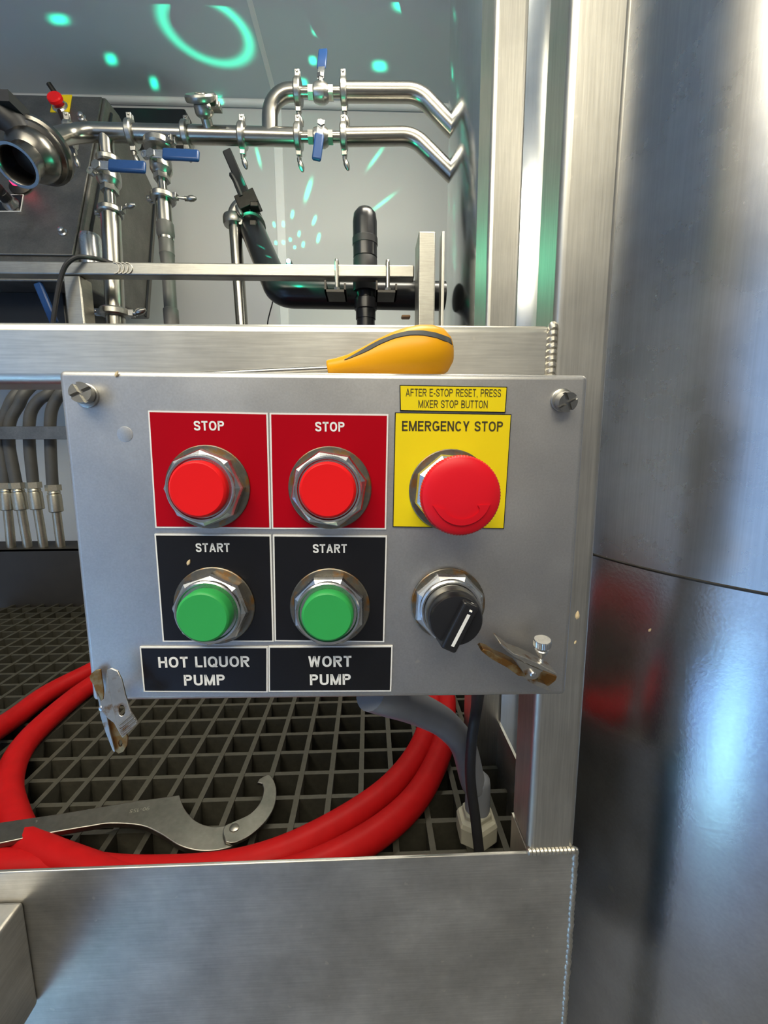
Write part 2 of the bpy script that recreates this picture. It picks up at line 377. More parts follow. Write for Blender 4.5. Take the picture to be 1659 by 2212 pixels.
# ------------------------------------------------------------------ welded steel frame (front plane y = .30)
YF = .30; XA, XB = .1291, .1688; Z0 = EYE.z
ztop = Z0+.0865; zlip = Z0-.3325; T = XB-XA
fr = empty('equipment_frame', 'welded square tube steel frame carrying the push button box', 'frame', (0, YF, 0))
b = NB(); box(b, (XA, YF, zlip), (XB, YF+T, zc-.05)); obj('front_post', b, M['post'], fr, bevel=.005, seg=3)
b = NB(); box(b, (XA, YF+.003, 0), (XB, YF+T, zlip)); obj('post_foot', b, M['post'], fr)
b = NB(); box(b, (-1.0, YF, ztop-T), (XA, YF+T, ztop)); obj('cross_beam', b, M['beam'], fr, bevel=.006, seg=3)
xl = P(1052, 600, .5).x; xr = P(1122, 600, .5).x
b = NB(); box(b, (xl, .5, 0), (xr, .5+T*1.5, zc-.05)); obj('rear_post', b, M['post'], fr, bevel=.005, seg=3)
b = NB(); box(b, (-1.0, YF, Z0-.62), (XB+.0005, YF+.003, zlip)); obj('front_plate', b, M['tray'], fr, bevel=.0008)
b = NB(); box(b, (XB-.003, YF+.003, Z0-.62), (XB, 1.12, zlip-.02)); obj('side_plate', b, M['tray'], fr)
xs = PZ(50, 1945, 0).x  # tube sticking out of the front plate at lower left
q = P(52, 1945, YF)
b = NB(); box(b, (q.x-.05, .05, q.z-.10), (q.x, YF, q.z)); obj('stub_tube', b, M['tray'], fr, bevel=.003, seg=3)
b = NB()
for k in range(9):
    c = V((XA-.0015, YF+.0005, ztop-.002-k*.0042)); lathe(b, [(0, -.0035), (.0028, -.0024), (.0036, 0), (.0028, .0024), (0, .0035)], c, (0, .5, 1), 10)
obj('weld_bead', b, M['weld'], fr)
b = NB()
for k in range(12):
    c = V((XA+.002+k*.0033, YF+.0005, zlip+.0012)); lathe(b, [(0, -.0030), (.0026, -.002), (.0033, 0), (.0026, .002), (0, .0030)], c, (1, .25, 0), 10)
obj('weld_bead', b, M['weld'], fr)
b = NB()
for k in range(40):
    c = V((XB+.0012+random.uniform(-.0004, .0004), YF+.001, zlip-.001-k*.0055)); lathe(b, [(0, -.0042), (.0024, -.0028), (.0031, 0), (.0024, .0028), (0, .0042)], c, (0, .15, 1), 10)
obj('weld_bead', b, M['weld'], fr)

# ------------------------------------------------------------------ grating platform
S = .038; ZG = Z0-.4068; GX, GY = -.39389, .48592
gr = empty('floor_grating', 'dark moulded grating platform of square cells under the red hose', 'grating', (-.1, .75, ZG))
b = NB(); bx0, bx1, by0, by1 = -1.0, XB-.006, YF+.05, 1.118
nx0 = math.ceil((bx0-GX)/S); nx1 = math.floor((bx1-GX)/S); ny0 = math.ceil((by0-GY)/S); ny1 = math.floor((by1-GY)/S)
def bar_mesh(name, lx, ly, m):
    bm = NB()
    for (z0, z1, w0, w1) in ((0, -.038, 1, .62),):
        vs = []
        for z, f in ((z0, w0), (z1, w1)):
            hx = lx/2 if lx > ly else lx/2*f; hy = ly/2 if ly > lx else ly/2*f
            vs.append([bm.verts.new((sx*hx, sy*hy, z)) for sx, sy in ((-1, -1), (1, -1), (1, 1), (-1, 1))])
        for k in range(4): bm.faces.new((vs[0][k], vs[0][(k+1) % 4], vs[1][(k+1) % 4], vs[1][k]))
        bm.faces.new(vs[0]); bm.faces.new(vs[1][::-1])
    bmesh.ops.recalc_face_normals(bm, faces=bm.faces); me = bpy.data.meshes.new(name); bm.to_mesh(me); bm.free(); me.materials.append(m); return me
mlong = bar_mesh('grating_bar', .0064, by1-by0, M['grate']); mcross = bar_mesh('grating_bar', bx1-bx0, .0058, M['grate'])
for i in range(nx0, nx1+1): link('grating_bar', mlong, (GX+i*S, (by0+by1)/2, ZG), gr)
for j in range(ny0, ny1+1): link('grating_bar', mcross, ((bx0+bx1)/2, GY+j*S, ZG-.0012), gr)
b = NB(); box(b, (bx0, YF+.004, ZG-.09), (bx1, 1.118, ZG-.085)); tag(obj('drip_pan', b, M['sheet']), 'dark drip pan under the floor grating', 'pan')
# upstand behind the grating
zt = P(60, 1187, 1.13).z
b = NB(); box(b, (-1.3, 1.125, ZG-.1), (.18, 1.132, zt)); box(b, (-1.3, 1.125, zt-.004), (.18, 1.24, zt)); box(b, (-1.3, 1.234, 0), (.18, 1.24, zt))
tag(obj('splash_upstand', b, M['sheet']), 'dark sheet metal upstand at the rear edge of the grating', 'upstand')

# ------------------------------------------------------------------ push button box
pyw, prl = -.00679, -.00716
pa = V((cos(pyw), sin(pyw), 0)); pb = V((0, 0, 1)); ax = pa*cos(prl)+pb*sin(prl); az = -pa*sin(prl)+pb*cos(prl); an = ax.cross(az)*-1  # an points into the box
an = V((-ax.cross(az).x, -ax.cross(az).y, -ax.cross(az).z)) if ax.cross(az).y > 0 else ax.cross(az)
OUT = an if an.y < 0 else -an               # towards the camera
PC = V((-.02397, .247, Z0-.05564)); BW, BH, BD = .30086, .20036, .0515
def Q(px, py, d=0): return PPL(px, py, PC+OUT*d, OUT)   # pixel -> point on the box face
def box_at(px, py): # pixel scale at the face: metres per pixel horizontally
    return (Q(px+5, py)-Q(px-5, py)).length/10
cb = empty('push_button_box', 'grey steel push button box with labelled stop and start buttons', 'control box', PC-az*BH/2)
b = NB(); obox(b, PC-OUT*BD/2, ax, -OUT, az, BW, BD, BH); obj('enclosure', b, M['box'], cb, bevel=.0034, seg=4)
def legend(corners, edge, face, bw=.0009, lift=.0008):
    qs = [Q(*c) for c in corners]
    bm = NB(); plate(bm, [p+OUT*lift for p in qs], [], lift, OUT); o = obj('legend_plate', bm, edge, cb, smooth=0)
    c = sum(qs, V())/4; ins = []
    for p in qs:
        dx = (p-c).dot(ax); dz = (p-c).dot(az)
        ins.append(c+ax*(dx-math.copysign(bw, dx))+az*(dz-math.copysign(bw, dz)))
    bm = NB(); plate(bm, [p+OUT*(lift+.00015) for p in ins], [], .0002, OUT); obj('printed_face', bm, face, o, smooth=0)
    return o
def words(par, s, px, py, w, h, m, bold, lift=.00096):
    k = box_at(px, py); bm = text_bm(s, Q(px, py)+OUT*lift, ax, az, w*k, h*k, .00012, bold)
    obj('lettering', bm, m, par, smooth=0)
p = legend([(321, 887), (579, 892), (586, 1142), (337, 1140)], M['white'], M['lred']); words(p, 'STOP', 453, 920, 65, 20.5, M['white'], .185)
p = legend([(583, 892), (839, 895), (834, 1143), (588, 1142)], M['white'], M['lred']); words(p, 'STOP', 713, 922, 63, 20.5, M['white'], .185)
p = legend([(335, 1153), (586, 1155), (592, 1385), (353, 1385)], M['white'], M['lblack']); words(p, 'START', 461, 1182, 73, 19.5, M['white'], .185)
p = legend([(590, 1155), (836, 1157), (830, 1386), (594, 1384)], M['white'], M['lblack']); words(p, 'START', 713, 1184, 73, 19.5, M['white'], .185)
p = legend([(303, 1396), (579, 1396), (579, 1494), (312, 1493)], M['white'], M['lblack']); words(p, 'HOT LIQUOR', 442, 1428, 196, 25, M['white'], .19); words(p, 'PUMP', 443, 1467, 88, 25, M['white'], .19)
p = legend([(580.5, 1395), (848, 1394), (845, 1492), (581, 1493)], M['white'], M['lblack']); words(p, 'WORT', 713, 1427, 93, 25, M['white'], .19); words(p, 'PUMP', 714, 1466, 88, 25, M['white'], .19)
p = legend([(853, 891), (1104, 895), (1088, 1142), (848, 1138)], M['lblack'], M['lyel'], .0005); words(p, 'EMERGENCY STOP', 977, 921, 217, 21, M['dprint'], .17)
p = legend([(863, 832), (1095, 836), (1091, 892), (864, 888)], M['lblack'], M['lyel'], .0005); words(p, 'AFTER E-STOP RESET, PRESS', 979, 849, 205, 16, M['dprint'], .125); words(p, 'MIXER STOP BUTTON', 978, 873.5, 149, 16, M['dprint'], .125)

def nut(c, par_name, rot, R=.0222, h=.0115, wr=.0243):
    bm = NB(); lathe(bm, [(wr, 0), (wr, .0018), (wr-.0005, .0022)], c, OUT, 48)
    o = obj(par_name, bm, M['washer'], cb)
    bm = NB(); lathe(bm, [(R, .0022), (R, h-.0036)], c, OUT, 8, rot=rot)
    lathe(bm, [(R, h-.0036), (R*.96, h-.0016), (R*.84, h+.0002)], c, OUT, 8, rot=rot, caps=True)
    obj('octagonal_nut', bm, M['chrome'], o, smooth=12)
    return o
def push(px, py, m, name, d, rot, bz=.0180):
    c = Q(px, py); o = nut(c, name, rot)
    bm = NB(); lathe(bm, [(bz+.0012, .0095), (bz+.0010, .0128), (bz+.0002, .0136), (bz-.0008, .0134), (bz-.0014, .0118), (.002, .0117)], c, OUT, 56, caps=False); obj('bezel_ring', bm, M['chrome'], o)
    r = .0158 if m is M['red'] else .0150
    bm = NB(); lathe(bm, [(r, .0118), (r, d-.0016), (r-.0004, d-.0007), (r-.0014, d), (r*.5, d-.0001), (0, d-.0001)], c, OUT, 56); obj('button_cap', bm, m, o)
push(451, 1052, M['red'], 'stop_button', .0170, .0)
push(713.5, 1054, M['red'], 'stop_button', .0160, .22)
push(465, 1307, M['green'], 'start_button', .0200, -.08)
push(713.5, 1309, M['green'], 'start_button', .0180, .39)
# emergency stop
c = Q(971, 1059); o = nut(c, 'emergency_stop_button', .3)
bm = NB(); lathe(bm, [(.0150, .011), (.0150, .020), (.0135, .024), (.0135, .028)], c, OUT, 40); obj('stem', bm, M['mush'], o)
bm = NB(); n = 240; x_, y_, z_ = basis(OUT)
prof = [(.0135, .0255), (.0200, .0262), (.0208, .0278), (.0208, .0318), (.0200, .0334), (.0180, .0346), (.0140, .0354), (.0080, .0360), (0, .0362)]
rings = []
for i, (r, h) in enumerate(prof[:-1]):
    rings.append([bm.verts.new(c+z_*h+(x_*cos(2*pi*k/n)+y_*sin(2*pi*k/n))*(r+(.00028 if (i in (2, 3) and k % 3 == 0) else 0))) for k in range(n)])
tip = bm.verts.new(c+z_*.0362)
for a, d2 in zip(rings, rings[1:]):
    for k in range(n): bm.faces.new((a[k], a[(k+1) % n], d2[(k+1) % n], d2[k]))
for k in range(n): bm.faces.new((rings[-1][k], rings[-1][(k+1) % n], tip))
obj('mushroom_head', bm, M['mush'], o, smooth=30)
def headz(r):
    for (r1, h1), (r2, h2) in zip(prof[3:], prof[4:]):
        if r2 <= r <= r1: return h2+(h1-h2)*(r-r2)/(r1-r2) if r1 > r2 else h1
    return prof[-1][1]
bm = NB(); outl = []
for k in range(15):
    t = radians(214+112*k/14); outl.append((cos(t)*.0152, sin(t)*.0152))
outl += [(.0152*cos(radians(330)), .0152*sin(radians(330))), (.0148, -.0040), (.0080, -.0044), (.0092, -.0060)]
for k in range(13):
    t = radians(318-96*k/12); outl.append((cos(t)*.0118, sin(t)*.0118))
outl += [(-.0092, -.0066), (-.0152, -.0048)]
lo = [bm.verts.new(c+ax*u+az*w+OUT*(headz(sqrt(u*u+w*w))-.0001)) for u, w in outl]
hi = [bm.verts.new(c+ax*u*.98+az*(w*.98)+OUT*(headz(sqrt(u*u+w*w))+.0008)) for u, w in outl]
N = len(lo)
for k in range(N): bm.faces.new((lo[k], lo[(k+1) % N], hi[(k+1) % N], hi[k]))
bm.edges.ensure_lookup_table()
bmesh.ops.triangle_fill(bm, use_beauty=True, edges=[bm.edges.get((hi[k], hi[(k+1) % N])) for k in range(N)])
obj('twist_arrow', bm, M['mush'], o, smooth=20)
# selector switch
c = Q(967, 1303); o = nut(c, 'selector_switch', .35, R=.0218, h=.0100, wr=.0228)
bm = NB(); lathe(bm, [(.0185, .0095), (.0185, .0122), (.0175, .0130), (.0166, .0130), (.0166, .012)], c, OUT, 48, caps=False); obj('collar', bm, M['chrome'], o)
bm = NB(); lathe(bm, [(.0162, .0095), (.0162, .0205), (.0158, .0212), (.0140, .0212)], c, OUT, 48); obj('bezel_ring', bm, M['fit'], o)
bm = NB(); lathe(bm, [(.0152, .0208), (.0150, .0262), (.0142, .0276), (.012, .0280), (0, .0280)], c, OUT, 48); obj('knob', bm, M['black'], o)
kd = (ax*cos(radians(65))+az*sin(radians(65))).normalized(); kx = OUT.cross(kd).normalized()
kx = kx if kx.dot(ax) > 0 else -kx
kc = c+OUT*.0245+kx*.0020-kd*.0016
bm = NB(); obox(bm, kc, kx, kd, OUT, .0104, .0325, .0150)
for v in bm.verts:
    if (v.co-kc).dot(OUT) > 0:
        v.co -= kx*((v.co-kc).dot(kx))*.12; v.co -= kd*((v.co-kc).dot(kd))*.10
obj('pointer_ridge', bm, M['black'], o, bevel=.0016, seg=3)
bm = NB(); obox(bm, kc+OUT*.0076-kd*.001+kx*.0008, kx, kd, OUT, .0017, .0200, .0005); obox(bm, kc+OUT*.0062+kd*.0128+kx*.0008, (kx+kd*.0).normalized(), (kd*.75-OUT*.66).normalized(), kx.cross((kd*.75-OUT*.66).normalized()), .0016, .0055, .0006)
obj('white_line', bm, M['white'], o)['label'] = 'white pointer line'
# cover screws with crossed slots, knockout plug
def screw(px, py, hx, hy, d):
    c = Q(px, py); top = Q(hx, hy, d); dr = (top-c).normalized(); L = (top-c).length
    bm = NB(); lathe(bm, [(.0066, 0), (.0066, .0012), (.0060, .0016)], c, OUT, 24); cyl(bm, c, c+dr*(L-.003), .0046)
    x, y, z = basis(dr, ax)
    x, y = (x*cos(.5)+y*sin(.5)), (y*cos(.5)-x*sin(.5))
    o = obj('cover_screw', bm, M['fit'], cb)
    bm = NB()
    for qd in range(4):                      # head in four quarters leaves a crossed slot
        out = [V((.0009, .0009))]+[V((.0056*cos(t), .0056*sin(t))) for t in [asin_ for asin_ in [math.asin(.0009/.0056)+(pi/2-2*math.asin(.0009/.0056))*i/6 for i in range(7)]]]
        rq = [V((p.x*cos(qd*pi/2)-p.y*sin(qd*pi/2), p.x*sin(qd*pi/2)+p.y*cos(qd*pi/2))) for p in out]
        b2 = NB(); plate(b2, [c+dr*L+x*p.x+y*p.y for p in rq], [], .0022, dr)
        me = bpy.data.meshes.new('t'); b2.to_mesh(me); b2.free(); bm.from_mesh(me); bpy.data.meshes.remove(me)
    lathe(bm, [(.0056, L-.0052), (.0056, L-.0020)], c, dr, 28)
    obj('slotted_head', bm, M['fit'], o, smooth=30)
screw(189, 855, 172, 847, .0085)
screw(1213, 865, 1228, 869, .0075)
bm = NB(); lathe(bm, [(.0044, 0), (.0044, .00012), (.0041, .0002)], Q(270, 938), OUT, 28); obj('knockout_plug', bm, M['box'], cb)

# ------------------------------------------------------------------ spring clips on the box
HX = V((1, 0, 0))
def pp(pts, Yd): return [Q(x, y, Yd) for x, y in pts]
ck = empty('spring_clip', 'bare metal spring clip clamped on the lower left corner of the box', 'clip', Q(245, 1545, .008))
bm = NB(); out = pp([(229, 1447), (238, 1444), (252, 1449), (262, 1466), (270, 1500), (281, 1535), (298, 1563), (264, 1594), (252, 1560), (241, 1520), (234, 1480)], .020)
for v, k in zip(range(len(out)), [0]*11): pass
# front plate leans out towards its free end
def lean(pts, y0, y1, d0, d1): return [Q(x, y, d0+(d1-d0)*(y-y0)/(y1-y0)) for x, y in pts]
bm = NB(); plate(bm, lean([(231, 1447), (240, 1444), (254, 1450), (263, 1468), (271, 1502), (282, 1537), (298, 1563), (264, 1594), (252, 1560), (242, 1520), (235, 1480)], 1444, 1594, .010, .021),
                 [lean([(263+9*cos(t)*.8, 1535+12.5*sin(t)) for t in [2*pi*k/14 for k in range(14)]], 1444, 1594, .010, .021)], .0010, OUT)
o1 = obj('front_jaw', bm, M['clip'], ck, bevel=.0002)
bm = NB()
for k in range(4):
    a = lean([(257+k*2.0, 1566+k*7), (286+k*3.2, 1542+k*6.2)], 1444, 1594, .0106, .0216); cyl(bm, a[0], a[1], .0006, seg=8)
obj('grip_ridge', bm, M['clip'], o1)
bm = NB(); plate(bm, lean([(231, 1447), (235, 1480), (242, 1520), (252, 1560), (264, 1594), (246, 1562), (233, 1552), (222, 1540), (216, 1516), (224, 1510), (229, 1490), (229, 1470)], 1444, 1594, .0095, .020), [], .0008, OUT); obj('side_flange', bm, M['clip'], ck, bevel=.0002)
bm = NB(); plate(bm, lean([(193, 1462), (197, 1455), (206, 1448), (217, 1446), (219, 1462), (222, 1480), (224, 1500), (222, 1515), (212, 1515), (208, 1500), (202, 1480), (195, 1470)], 1444, 1594, .0030, .008), [], .0010, OUT); obj('rear_jaw', bm, M['cliprust'], ck, bevel=.0002)['label'] = 'rusty inner jaw'
bm = NB(); plate(bm, lean([(207, 1493), (213, 1518), (216, 1545), (225, 1575), (244, 1624), (249, 1624), (237, 1580), (231, 1550), (224, 1530), (218, 1514)], 1444, 1594, .0085, .011), [], .0008, OUT); obj('side_flange', bm, M['clip'], ck, bevel=.0002)
bm = NB(); plate(bm, lean([(232, 1555), (240, 1585), (248, 1622), (256, 1628), (266, 1624), (274, 1610), (276, 1592), (266, 1575), (250, 1555)], 1444, 1594, .006, .0095),
                 [lean([(260+4.5*cos(t), 1606+8*sin(t)) for t in [2*pi*k/12 for k in range(12)]], 1444, 1594, .006, .0095)], .0009, OUT); obj('tail_eye', bm, M['cliprust'], ck)['label'] = 'rusty tail with a round eye'
c0 = Q(223, 1527, .0125); bm = NB(); lathe(bm, [(.0018, -.010), (.0018, .0016), (.0012, .0022), (0, .0024)], c0, OUT, 16); obj('rivet', bm, M['chrome'], ck)

ck = empty('test_clip', 'rust-spotted crocodile clip with knurled thumbscrew on the lower right corner', 'clip', Q(1165, 1470, .008))
def lin(pts, d): return [Q(x, y, d) for x, y in pts]
bm = NB(); plate(bm, lin([(1079, 1390), (1082, 1389), (1095, 1400), (1110, 1412), (1135, 1421), (1160, 1432), (1180, 1443), (1203, 1455), (1203, 1460), (1170, 1447), (1130, 1430), (1112, 1420), (1096, 1408)], .020), [], .014, OUT); o1 = obj('upper_jaw', bm, M['clip'], ck, bevel=.0004)
bm = NB(); plate(bm, lin([(1112, 1422), (1130, 1431), (1170, 1449), (1166, 1459), (1160, 1466), (1150, 1468), (1140, 1466), (1132, 1455), (1124, 1441)], .0202), [], .0008, OUT); obj('side_flange', bm, M['clip'], o1)
bm = NB(); plate(bm, lin([(1039, 1406), (1044, 1403), (1056, 1406), (1075, 1418), (1095, 1426), (1118, 1438), (1125, 1446), (1136, 1462), (1120, 1460), (1095, 1442), (1062, 1424)], .016), [lin([(1049, 1411), (1060, 1419), (1056, 1420)], .016)], .009, OUT); obj('lower_jaw', bm, M['cliprust'], ck, bevel=.0004)['label'] = 'rusty tail of the lower jaw'
bm = NB(); plate(bm, lin([(1108, 1444), (1124, 1448), (1145, 1468), (1160, 1472), (1178, 1478), (1190, 1493), (1180, 1490), (1160, 1482), (1136, 1468)], .014), [], .008, OUT); obj('jaw_lip', bm, M['clip'], ck)
bm = NB(); plate(bm, lin([(1158, 1462), (1170, 1452), (1203, 1462), (1200, 1470), (1185, 1482), (1172, 1478)], .010), [], .006, OUT); obj('inner_jaw', bm, M['cliprust'], ck)
bm = NB(); lathe(bm, [(.0018, -.012), (.0018, .0014), (.0012, .0019), (0, .002)], Q(1150, 1455, .0205), OUT, 16); obj('rivet', bm, M['chrome'], ck)
s0 = Q(1167, 1446, .013); s1 = Q(1172, 1381, .0165); sd = (s1-s0).normalized(); L = (s1-s0).length
bm = NB()
for k in range(10): lathe(bm, [(.0011, k*.0009-.001), (.0015, k*.0009-.0006), (.0011, k*.0009-.0001)], s0, sd, 14)
lathe(bm, [(.0012, .008), (.0036, L-.0080), (.0040, L-.0068), (.0026, L-.0056), (.0024, L-.0042)], s0, sd, 24)
o1 = obj('thumbscrew', bm, M['chrome'], ck)
bm = NB(); x, y, z = basis(sd); n = 60; rg = []
for h, rr in ((L-.0044, .0046), (L-.0040, .0049), (L-.0006, .0049), (L, .0045)):
    rg.append([bm.verts.new(s0+z*h+(x*cos(2*pi*k/n)+y*sin(2*pi*k/n))*(rr+(.00022 if k % 2 else 0))) for k in range(n)])
for a, d2 in zip(rg, rg[1:]):
    for k in range(n): bm.faces.new((a[k], a[(k+1) % n], d2[(k+1) % n], d2[k]))
bm.faces.new(rg[0][::-1]); bm.faces.new(rg[-1]); obj('knurled_head', bm, M['chrome'], o1, smooth=0)

# ------------------------------------------------------------------ screwdriver on top of the box
ztb = (PC+az*BH/2).z
h0 = P(708, 785, .272); h1 = P(978, 757, .272); h0.z = ztb+.0060; h1.z = ztb+.0185; hd = (h1-h0).normalized(); HL = (h1-h0).length
sd_ = empty('screwdriver', 'stubby yellow handled screwdriver lying on top of the button box', 'screwdriver', V((h0.x, h0.y, ztb)))
pr = [(.0050, 0), (.0056, .001), (.0058, .006), (.0068, .014), (.0095, .024), (.0128, .034), (.0154, .044), (.0168, .053), (.0170, .061), (.0158, .069), (.0130, .0755), (.0082, .0794), (.0036, .0806), (0, .0808)]
kf = HL/.0808
def hprof(s):
    for (r1, a), (r2, b_) in zip(pr, pr[1:]):
        if a <= s <= b_: return r1+(r2-r1)*(s-a)/(b_-a)
    return 0
bm = NB(); lathe(bm, [(r, a*kf) for r, a in pr], h0, hd, 40); obj('handle', bm, M['yel'], sd_, smooth=80)
x, y, z = basis(hd, (0, 0, 1)); fr_ = -y if y.y > 0 else y      # fr_: towards the camera
bm = NB(); rows = []
for k in range(41):
    t = k/40; s = .0115+(.0800-.0115)*t; r = hprof(s)
    phi = radians(16+26*sin(pi*min(1, t*.95+.12))) if t < 2 else 0
    wv = .0021*min(1, t*4+.08)
    n_ = x*sin(phi)+fr_*cos(phi); t_ = x*cos(phi)-fr_*sin(phi); base = h0+hd*s*kf
    rows.append([bm.verts.new(base+(n_*(r+(.0004 if abs(q_) < .9 else -.0008))+t_*wv*q_)*1.0) for q_ in (-1, -.85, 0, .85, 1)])
for a, d2 in zip(rows, rows[1:]):
    for k in range(4): bm.faces.new((a[k], a[k+1], d2[k+1], d2[k]))
obj('grip_inlay', bm, M['stripe'], sd_, smooth=60)['label'] = 'dark grey inlay band'
tipp = h0-hd*.085; tipp.z = ztb+.0022
bm = NB(); cyl(bm, h0+hd*.004, tipp, .0021); obj('shaft', bm, M['pipe'], sd_)

# ------------------------------------------------------------------ red hose coil on the grating
zh = ZG+.0153
lp = [(-150, 1640), (-120, 1760), (-20, 1862), (110, 1872), (300, 1890), (520, 1872), (700, 1800), (850, 1695), (918, 1590), (925, 1500), (820, 1432), (600, 1405), (400, 1412), (270, 1440), (190, 1485), (112, 1548), (48, 1615), (18, 1690), (28, 1760), (60, 1825), (140, 1868)]
pts = [PZ(x, y, zh) for x, y in lp]
n2 = [(330, 1915), (560, 1915), (740, 1845), (880, 1745), (945, 1640), (962, 1555), (950, 1480), (850, 1412), (600, 1385), (380, 1398), (260, 1420), (180, 1458), (100, 1500), (35, 1548), (-40, 1625), (-110, 1720), (-120, 1800), (-90, 1850)]
pts2 = [PZ(x, y, zh) for x, y in n2]
for k in (len(pts)-1, len(pts)-2): pts[k].z += .004
for p in pts+pts2:
    if p.y < YF+.035: p.y = YF+.035
for p in pts2[-4:]: p.z += .014
bm = NB(); tube(bm, cr(pts+pts2, 8), .0150, 18)
tag(obj('red_hose', bm, M['hose'], smooth=80), 'red rubber hose coiled in two loops on the dark grating', 'hose')

# ------------------------------------------------------------------ hook spanner
w1 = PZ(0, 1800, ZG+.036); w2 = PZ(560, 1760, ZG+.010); w3 = PZ(300, 1700, ZG+.026)
wn = (w2-w1).cross(w3-w1).normalized(); wn = wn if wn.z > 0 else -wn
def WR(x, y): return PPL(x/2.592, 1660+y/2.592, w1, wn)
hk = empty('hook_spanner', 'grey steel hook spanner lying across the red hose on the grating', 'spanner', WR(700, 300))
up_e = cr([V((x, y, 0)) for x, y in [(-420, 372), (0, 302), (350, 250), (700, 192), (1005, 148)]], 4); jaw = cr([V((x, y, 0)) for x, y in [(1005, 148), (1035, 225), (1100, 295), (1190, 325), (1275, 320), (1330, 345), (1335, 400), (1290, 440)]], 4)
low = cr([V((x, y, 0)) for x, y in [(1290, 440), (1200, 458), (1100, 457), (1000, 428), (900, 365), (790, 318), (620, 306), (500, 322), (250, 365), (0, 418), (-420, 500)]], 4)
bm = NB(); plate(bm, [WR(p.x, p.y) for p in up_e[:-1]+jaw[:-1]+low], [], .006, wn); obj('handle', bm, M['wrench'], hk, bevel=.0008)
hkp = cr([V((x, y, 0)) for x, y in [(1262, 425), (1248, 370), (1262, 335), (1310, 312), (1400, 268), (1455, 205), (1475, 140), (1468, 97)]], 4)+[V((1440, 92, 0)), V((1452, 72, 0))]+cr([V((x, y, 0)) for x, y in [(1475, 58), (1512, 52), (1545, 120), (1538, 215), (1490, 305), (1405, 385), (1330, 425), (1290, 432)]], 4)
bm = NB(); plate(bm, [WR(p.x, p.y)+wn*.0035 for p in hkp], [], .0035, wn); obj('hook', bm, M['wrench'], hk, bevel=.0006)
bm = NB(); lathe(bm, [(.0050, 0), (.0048, .0012), (.003, .0018), (0, .0020)], WR(1311, 350)+wn*.0034, wn, 24); obj('rivet', bm, M['wrench'], hk)
sx_ = (WR(300, 268)-WR(820, 190)).normalized(); sy_ = wn.cross(sx_)
bm = text_bm('90-155', WR(782, 232)+wn*.00005, sx_, sy_, .0190, .0044, .00012, .13); obj('stamped_size', bm, M['ferrule'], hk, smooth=0)

# ------------------------------------------------------------------ conduit and cable under the box
gl = P(1028, 1815, .392)
cp = [V((gl.x, .392, ZG+.002)), V((gl.x, .392, ZG+.06)), P(1022, 1690, .390), P(1000, 1610, .378), P(960, 1562, .352), P(900, 1530, .318), P(840, 1508, .284), P(800, 1494, .272)]
cd = empty('grey_conduit', 'grey flexible conduit curving from under the box down to a cream gland', 'conduit', cp[0])
bm = NB(); tube(bm, cr(cp, 8), .0130, 20); obj('sleeve', bm, M['grey'], cd, smooth=80)
bm = NB(); lathe(bm, [(.0225, 0), (.0225, .018), (.0205, .022), (.0160, .024), (.0160, .030), (.0135, .031)], V((gl.x, .392, ZG-.001)), (0, 0, 1), 6); obj('gland_nut', bm, M['nutp'], cd, bevel=.0012, seg=2, smooth=20)
bm = NB(); tube(bm, cr([P(1034, 1480, .275), P(1029, 1530, .335), P(1019, 1600, .345), P(1016, 1680, .350), P(1027, 1770, .350), P(1037, 1860, .350), P(1040, 1900, .348)], 8), .0049, 12)
tag(obj('black_cable', bm, M['blackm'], smooth=80), 'black cable dropping from the box in front of the grey conduit', 'cable')

# ------------------------------------------------------------------ grey hydraulic hoses at the left
YH = 1.16
def hc(x, y, Y=YH): return P(x/4.4227, 820+y/4.4227, Y)
hs = [([(140, 160), (70, 300), (20, 420), (8, 560), (20, 720), (40, 870), (48, 1000)], (52, 1020), (110, 1612), 'left end of the row'),
      ([(235, 130), (180, 240), (110, 360), (85, 480), (90, 650), (125, 840), (158, 1000)], (165, 1020), (268, 1612), 'second from the left'),
      ([(470, 130), (380, 190), (305, 290), (280, 420), (283, 640), (300, 830), (318, 1000)], (322, 1015), (420, 1612), 'third from the left'),
      ([(600, 110), (540, 190), (495, 290), (480, 420), (483, 640), (493, 850), (502, 1010)], (510, 1040), (585, 1612), 'right end, nearest the box')]
for path, nu, bt, where in hs:
    foot = hc(*bt); foot.z = zt
    t = empty('hydraulic_hose', 'grey hose with crimped fitting on upstand, '+where, 'hose', foot, 'grey hoses standing on the upstand')
    pts = [hc(*q_) for q_ in path]; pts = [pts[0]+V((.03, .12, .12)), pts[0]+V((.02, .04, .05))]+pts
    bm = NB(); tube(bm, cr(pts, 6), .0135, 14); obj('sleeve', bm, M['hosegrey'], t, smooth=80)
    n0 = hc(*nu); dr = (foot-n0).normalized(); L = (foot-n0).length
    bm = NB(); lathe(bm, [(.0185, -.010), (.0185, .006)], n0, dr, 6); lathe(bm, [(.0135, .006), (.0150, .012), (.0135, .016)], n0, dr, 20); obj('hex_nut', bm, M['ferrule'], t, smooth=20)
    bm = NB(); lathe(bm, [(.0155, .016), (.0165, .020), (.0165, .062), (.0150, .064)], n0, dr, 20); obj('ferrule', bm, M['ferrule'], t)
    bm = NB(); lathe(bm, [(.0105, .060), (.0108, L)], n0, dr, 16); obj('spigot', bm, M['ferrule'], t)
z1, z0 = P(60, 921, 1.12).z, P(60, 949, 1.12).z
b = NB(); box(b, (-1.3, 1.118, z0), (.18, 1.124, z1)); tag(obj('hose_rack_bar', b, M['console'], bevel=.001), 'flat dark steel bar running across in front of the grey hoses', 'bar')
zb0 = P(60, 775, 1.3).z; zb1 = Z0+.432
